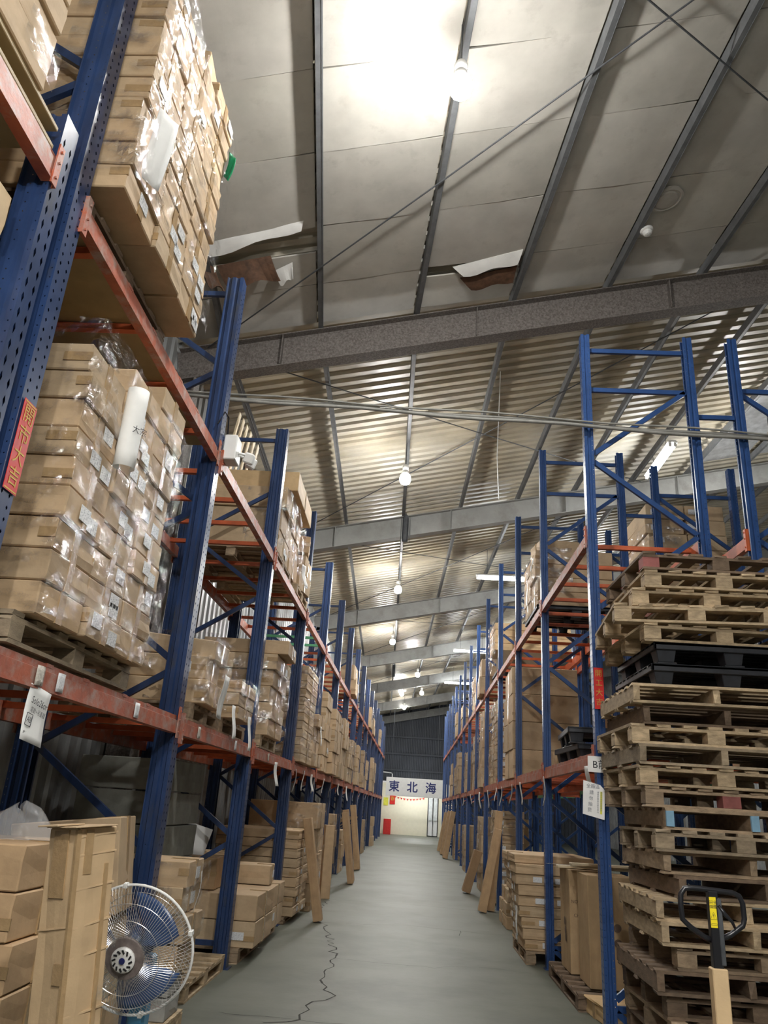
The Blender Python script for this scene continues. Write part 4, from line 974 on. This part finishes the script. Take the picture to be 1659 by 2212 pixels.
# rack behind
pal(2.98, 3.98, 9.75, 10.95, 4.13, 'pallet under the wrapped stack on the rack behind the right frames', along='x')
stack('back rack upper-shelf stack', 2.96, 3.46, [9.75,10.9], 4.27, .21, 6, look='film-wrapped', side='R', near=.8, tape=False)
stack('back rack upper-shelf stack, rear row', 3.48, 3.98, [9.75,10.9], 4.27, .21, 6, look='film-wrapped', side='R', near=.8, tape=False)
film('white glossy film on the stack behind the right frames', 2.93, 3.4, 9.73, 10.93, 4.3, 5.2, 'R', amp=.05)
for i, (y, z) in enumerate(((7.3,2.02),(9.8,2.02),(12.4,2.02))):
    stack(f'back rack pile, {ORD[i+1]} counted from the pallet stack', 3.0, 3.95, [y,y+1.1], z, .36, 3, side='R', near=.5, tape=False)

# ------------------------------------------------------------------ tall pallet stack, right foreground
ROWS = [  # style, tone, dx, dy, rz, special (top to bottom)
 ('block',DARK,.01,.0,.02,((-1,-1),'redwood')), ('block',LIGHT,.03,.0,.0,None), ('block',LIGHT,-.05,.02,-.02,None), ('block',LIGHT,-.16,-.06,-.09,None),
 ('block',LIGHT,-.02,.0,.03,None), ('plastic',None,.055,.0,.0,None), ('plastic',None,.035,.02,.0,None), ('stringer',LIGHT,-.10,-.03,-.02,None),
 ('stringer',DARK,-.03,.03,.0,None), ('block',LIGHT,-.12,.02,.0,None), ('stringer',GREYW,-.09,.0,.01,None), ('block',LIGHT,-.08,.02,.0,None),
 ('block',MID,-.06,.04,.02,((0,-1),'redwood')), ('stringer',MID,.06,-.02,.0,('ends','skyblue')), ('block',GREYW,.0,-.04,-.03,None), ('stringer',MID,.04,.03,.0,None),
 ('stringer',DARK,.08,-.05,.03,None), ('stringer',LIGHT,-.03,-.05,-.03,None), ('stringer',LIGHT,-.01,-.08,-.03,None), ('block',MID,.06,-.02,.02,None),
 ('stringer',DARK,-.06,-.06,-.02,None), ('block',DARK,.0,.0,.0,None), ('block',MID,.0,-.04,.01,None), ('block',DARK,.01,.0,-.01,None), ('block',MID,.0,.0,.0,None)]
zz = 0.
for n, (st, tn, dx, dy, rz, sp) in enumerate(reversed(ROWS)):
    up = n+1; h = .134 if st != 'plastic' else .15
    lb = f'{ORD[up]} from the floor in the tall pallet stack at the right'
    tone = {LIGHT:'pale', MID:'brown', DARK:'dark weathered', GREYW:'greyish', None:'black'}[tn]
    if st == 'plastic': plastic_pallet(2.17+dx, 6.03+dy, zz, 1.12, 1.05, f'black plastic pallet, {lb}', rz, .15)
    else: pallet(2.17+dx, 6.03+dy, zz, 1.14, 1.06, f'{tone} wooden pallet, {lb}', tn, rz, st, 'y', .134, 'tall pallet stack', sp)
    zz += h
# pallet truck
def make_jack():
    t = thing('pallet_truck', 'black pallet truck handle standing before the tall pallet stack, shaft wrapped in card', 'pallet truck', (.98,2.8,0))
    X0 = .98
    P = [(.968,1.168),(.945,1.175),(.905,1.20),(.880,1.222),(.877,1.26),(.880,1.295),(.893,1.312),(.915,1.315),(.98,1.312),(1.045,1.308),(1.065,1.300),(1.074,1.28),(1.075,1.235),(1.068,1.215),(1.03,1.188),(.992,1.170)]
    link('handle_loop', MB().tube([(x-X0,0,z) for x, z in P], .0085, 12).mesh('handle_loop', M['black'], smooth=True), t)
    link('handle_stem', MB().box(-.017,.014,-.014,.014,1.05,1.31).mesh('handle_stem', M['black'], bevel=.003), t)
    link('stem_rail', MB().box(.008,.022,-.016,.012,1.10,1.29).mesh('stem_rail', M['steel'], bevel=.002), t)
    link('release_lever', MB().tube([(.012,-.012,1.27),(.03,-.016,1.245),(.05,-.016,1.225),(.058,-.014,1.208)], [.006,.006,.005,.004], 8).mesh('release_lever', M['black'], smooth=True), t)
    s = link('warning_sticker', MB().box(-.017,.004,-.0162,-.0148,1.205,1.293).mesh('warning_sticker', M['yellow']), t)
    lettering('⚠', .020, M['ink'], s, (-.0065,-.017,1.238), FY); lettering('▭', .018, M['ink'], s, (-.0065,-.017,1.216), FY)
    lettering('手動\n注意', .013, M['ink'], s, (-.0065,-.017,1.272), (math.pi/2, math.pi/2, 0))
    link('card_sleeve', MB().prism([(-.026,-.022),(.022,-.024),(.024,.02),(-.024,.022)], .70, 1.092, 'z').mesh('card_sleeve', M['card'], bevel=.003), t, color=(1.1,1.08,1.0))
    s = link('shipping_label', MB().box(-.022,.020,-.0262,-.0245,.84,.945).mesh('shipping_label', M['paper']), t)
    link('red_patch', MB().box(.006,.019,-.0272,-.0262,.86,.935).mesh('red_patch', M['red']), s); lettering('↑', .03, M['red'], s, (-.004,-.0275,.93), FY)
    link('shaft', MB().tube([(0,0,.18),(0,0,1.06)], .016, 12).mesh('shaft', M['black']), t)
    link('pump', MB().lathe([(.07,.05),(.07,.22),(.045,.26),(.03,.34)], 20).box(-.09,.09,-.06,.10,.10,.20).mesh('pump', M['red']), t)
    for s_ in (-1,1):
        link('steer_wheel', MB().lathe([(.04,-.025),(.08,-.022),(.085,0),(.08,.022),(.04,.025)], 22, Matrix.Rotation(math.pi/2,4,'Y')).mesh('steer_wheel', M['black']), t, (s_*.05,0,.085))
        link('fork', MB().box(s_*.19-.075, s_*.19+.075, .12, 1.28, .055, .085).box(s_*.19-.075,s_*.19-.068,.12,1.28,.03,.055).box(s_*.19+.068,s_*.19+.075,.12,1.28,.03,.055).mesh('fork', M['red'], bevel=.004), t)
    link('fork_bridge', MB().box(-.265,.265,.06,.14,.05,.30).mesh('fork_bridge', M['red'], bevel=.006), t)
make_jack()

# ------------------------------------------------------------------ paper strips under the lower beams
for i, (y, dz) in enumerate(((9.6,0),(11.3,0),(12.2,.02),(13.1,0),(13.5,-.05),(15.0,0),(16.3,0),(18.0,0),(20.2,0),(22.8,0),(25.6,0),(29.0,0),(33.0,0))):
    paper(-1.645, y, 1.92+dz, .075, rnd.uniform(.22,.34), f'white paper strip under the left lower beams, {ORD[i+1]} beyond the handwritten tag', curl=.04, name='paper_tag', cat='tag', group='paper strips on the left beams')
for i, y in enumerate((6.95,9.25,11.3,12.2,13.6,14.4,16.2,18.1,21.0,24.0,27.5)):
    paper(1.465, y, 1.93, .075 if i else .12, rnd.uniform(.22,.36), f'white paper strip under the right lower beams, {ORD[i+1]} from the camera', face='R', curl=.04, name='paper_tag', cat='tag', group='paper strips on the right beams')

# ------------------------------------------------------------------ far end: sign, office
t = thing('hanging_sign', 'long white board with three dark blue characters hanging at the far end of the aisle', 'sign', (.05,46.0,2.12))
link('sign_board', MB().box(-1.58,1.62,0,.03,.0,.98).mesh('sign_board', M['paper'], bevel=.004), t, color=(1,1,1))
for ch, u in (('東',-1.12),('北',-.10),('海',.94)): [lettering(ch, .62, M['navy'], t, (u+dx,-.006-.0005*q,.47+dz), FY) for q, (dx, dz) in enumerate(((0,0),(-.014,0),(.014,0),(0,.013),(0,-.013)))]
for u in (-1.3,1.3): link('hanger', MB().tube([(u,.015,.98),(u,.015,roofz(u)+.19-2.12)], .01, 6).mesh('hanger', M['steel']), t)
ow = link('wall_office', MB().box(-2.4,.95,50.0,50.1,0,2.9).box(1.55,2.4,50.0,50.1,0,2.9).box(.95,1.55,50.0,50.1,2.25,2.9).mesh('wall_office', M['cream'])); ow['kind'] = 'structure'
o = link('trim_9', MB().box(-2.4,2.4,49.95,51.9,2.9,3.0).mesh('office_roof', M['white'])); o['kind'] = 'structure'
d = link('door_1', MB().box(.95,1.55,50.03,50.06,.05,2.25).mesh('door_1', M['white'])); d['kind'] = 'structure'
for nm, bx in (('door_frame', (.93,.97)), ('door_frame', (1.53,1.57)), ('door_frame', (1.24,1.27))): link(nm, MB().box(bx[0],bx[1],49.96,50.04,0,2.28).mesh('door_frame', M['black']), d)
link('door_head', MB().box(.93,1.57,49.96,50.04,2.22,2.28).mesh('door_head', M['black']), d)
for x in (1.0,1.3): link('door_pane', MB().box(x,x+.22,49.99,50.03,.9,2.15).mesh('door_pane', M['glass']), d)
t = thing('red_poster', 'red paper with gold character on the cream office wall at the far end', 'poster', (-1.22,49.97,2.30))
link('paper_strip', MB().box(-.16,.16,0,.01,-.62,.0).mesh('paper_strip', M['red']), t); lettering('春', .26, M['gold'], t, (0,-.012,-.3), FY)
t = thing('green_poster', 'pale green poster on the left part of the far office wall', 'poster', (-1.62,49.97,2.05))
link('paper_strip', MB().box(-.14,.14,0,.01,-.45,.0).mesh('paper_strip', M['hilite']), t)
t = thing('bunting', 'string of small red pennants on the far office wall', 'bunting', (-.2,49.96,2.17))
link('string', MB().tube([(-.95+.19*k,0,-.14*math.sin(math.pi*k/10)) for k in range(11)], .006, 5).mesh('string', M['red']), t)
for k in range(10): link('pennant', cached('penn', lambda: MB().prism([(-.05,0),(.05,0),(0,-.11)], -.004, .004, 'y').mesh('pennant', M['red'])), t, (-.86+.19*k,0,-.14*math.sin(math.pi*(k+.5)/10)))
t = thing('fire_cabinet', 'red cabinet on the floor at the far left end of the aisle', 'cabinet', (-1.45,49.4,0))
link('body', MB().box(-.22,.22,-.15,.15,0,.85).mesh('body', M['red'], bevel=.01), t); link('door', MB().box(-.19,.19,-.165,-.15,.06,.80).mesh('door', M['red'], bevel=.004), t)
t = link('guard_rail', MB().tube([(-2.06,50.4,3.0),(-2.06,50.4,3.47),(-2.0,50.4,3.54),(-1.40,50.4,3.50),(-1.32,50.4,3.43),(-1.32,50.4,3.0)], .03, 8).mesh('guard_rail', M['white'], smooth=True)); tag(t, 'bent white tube rail behind the left end of the hanging sign', 'rail')
print('cartons', NCARTON[0], 'objects', len(bpy.data.objects))
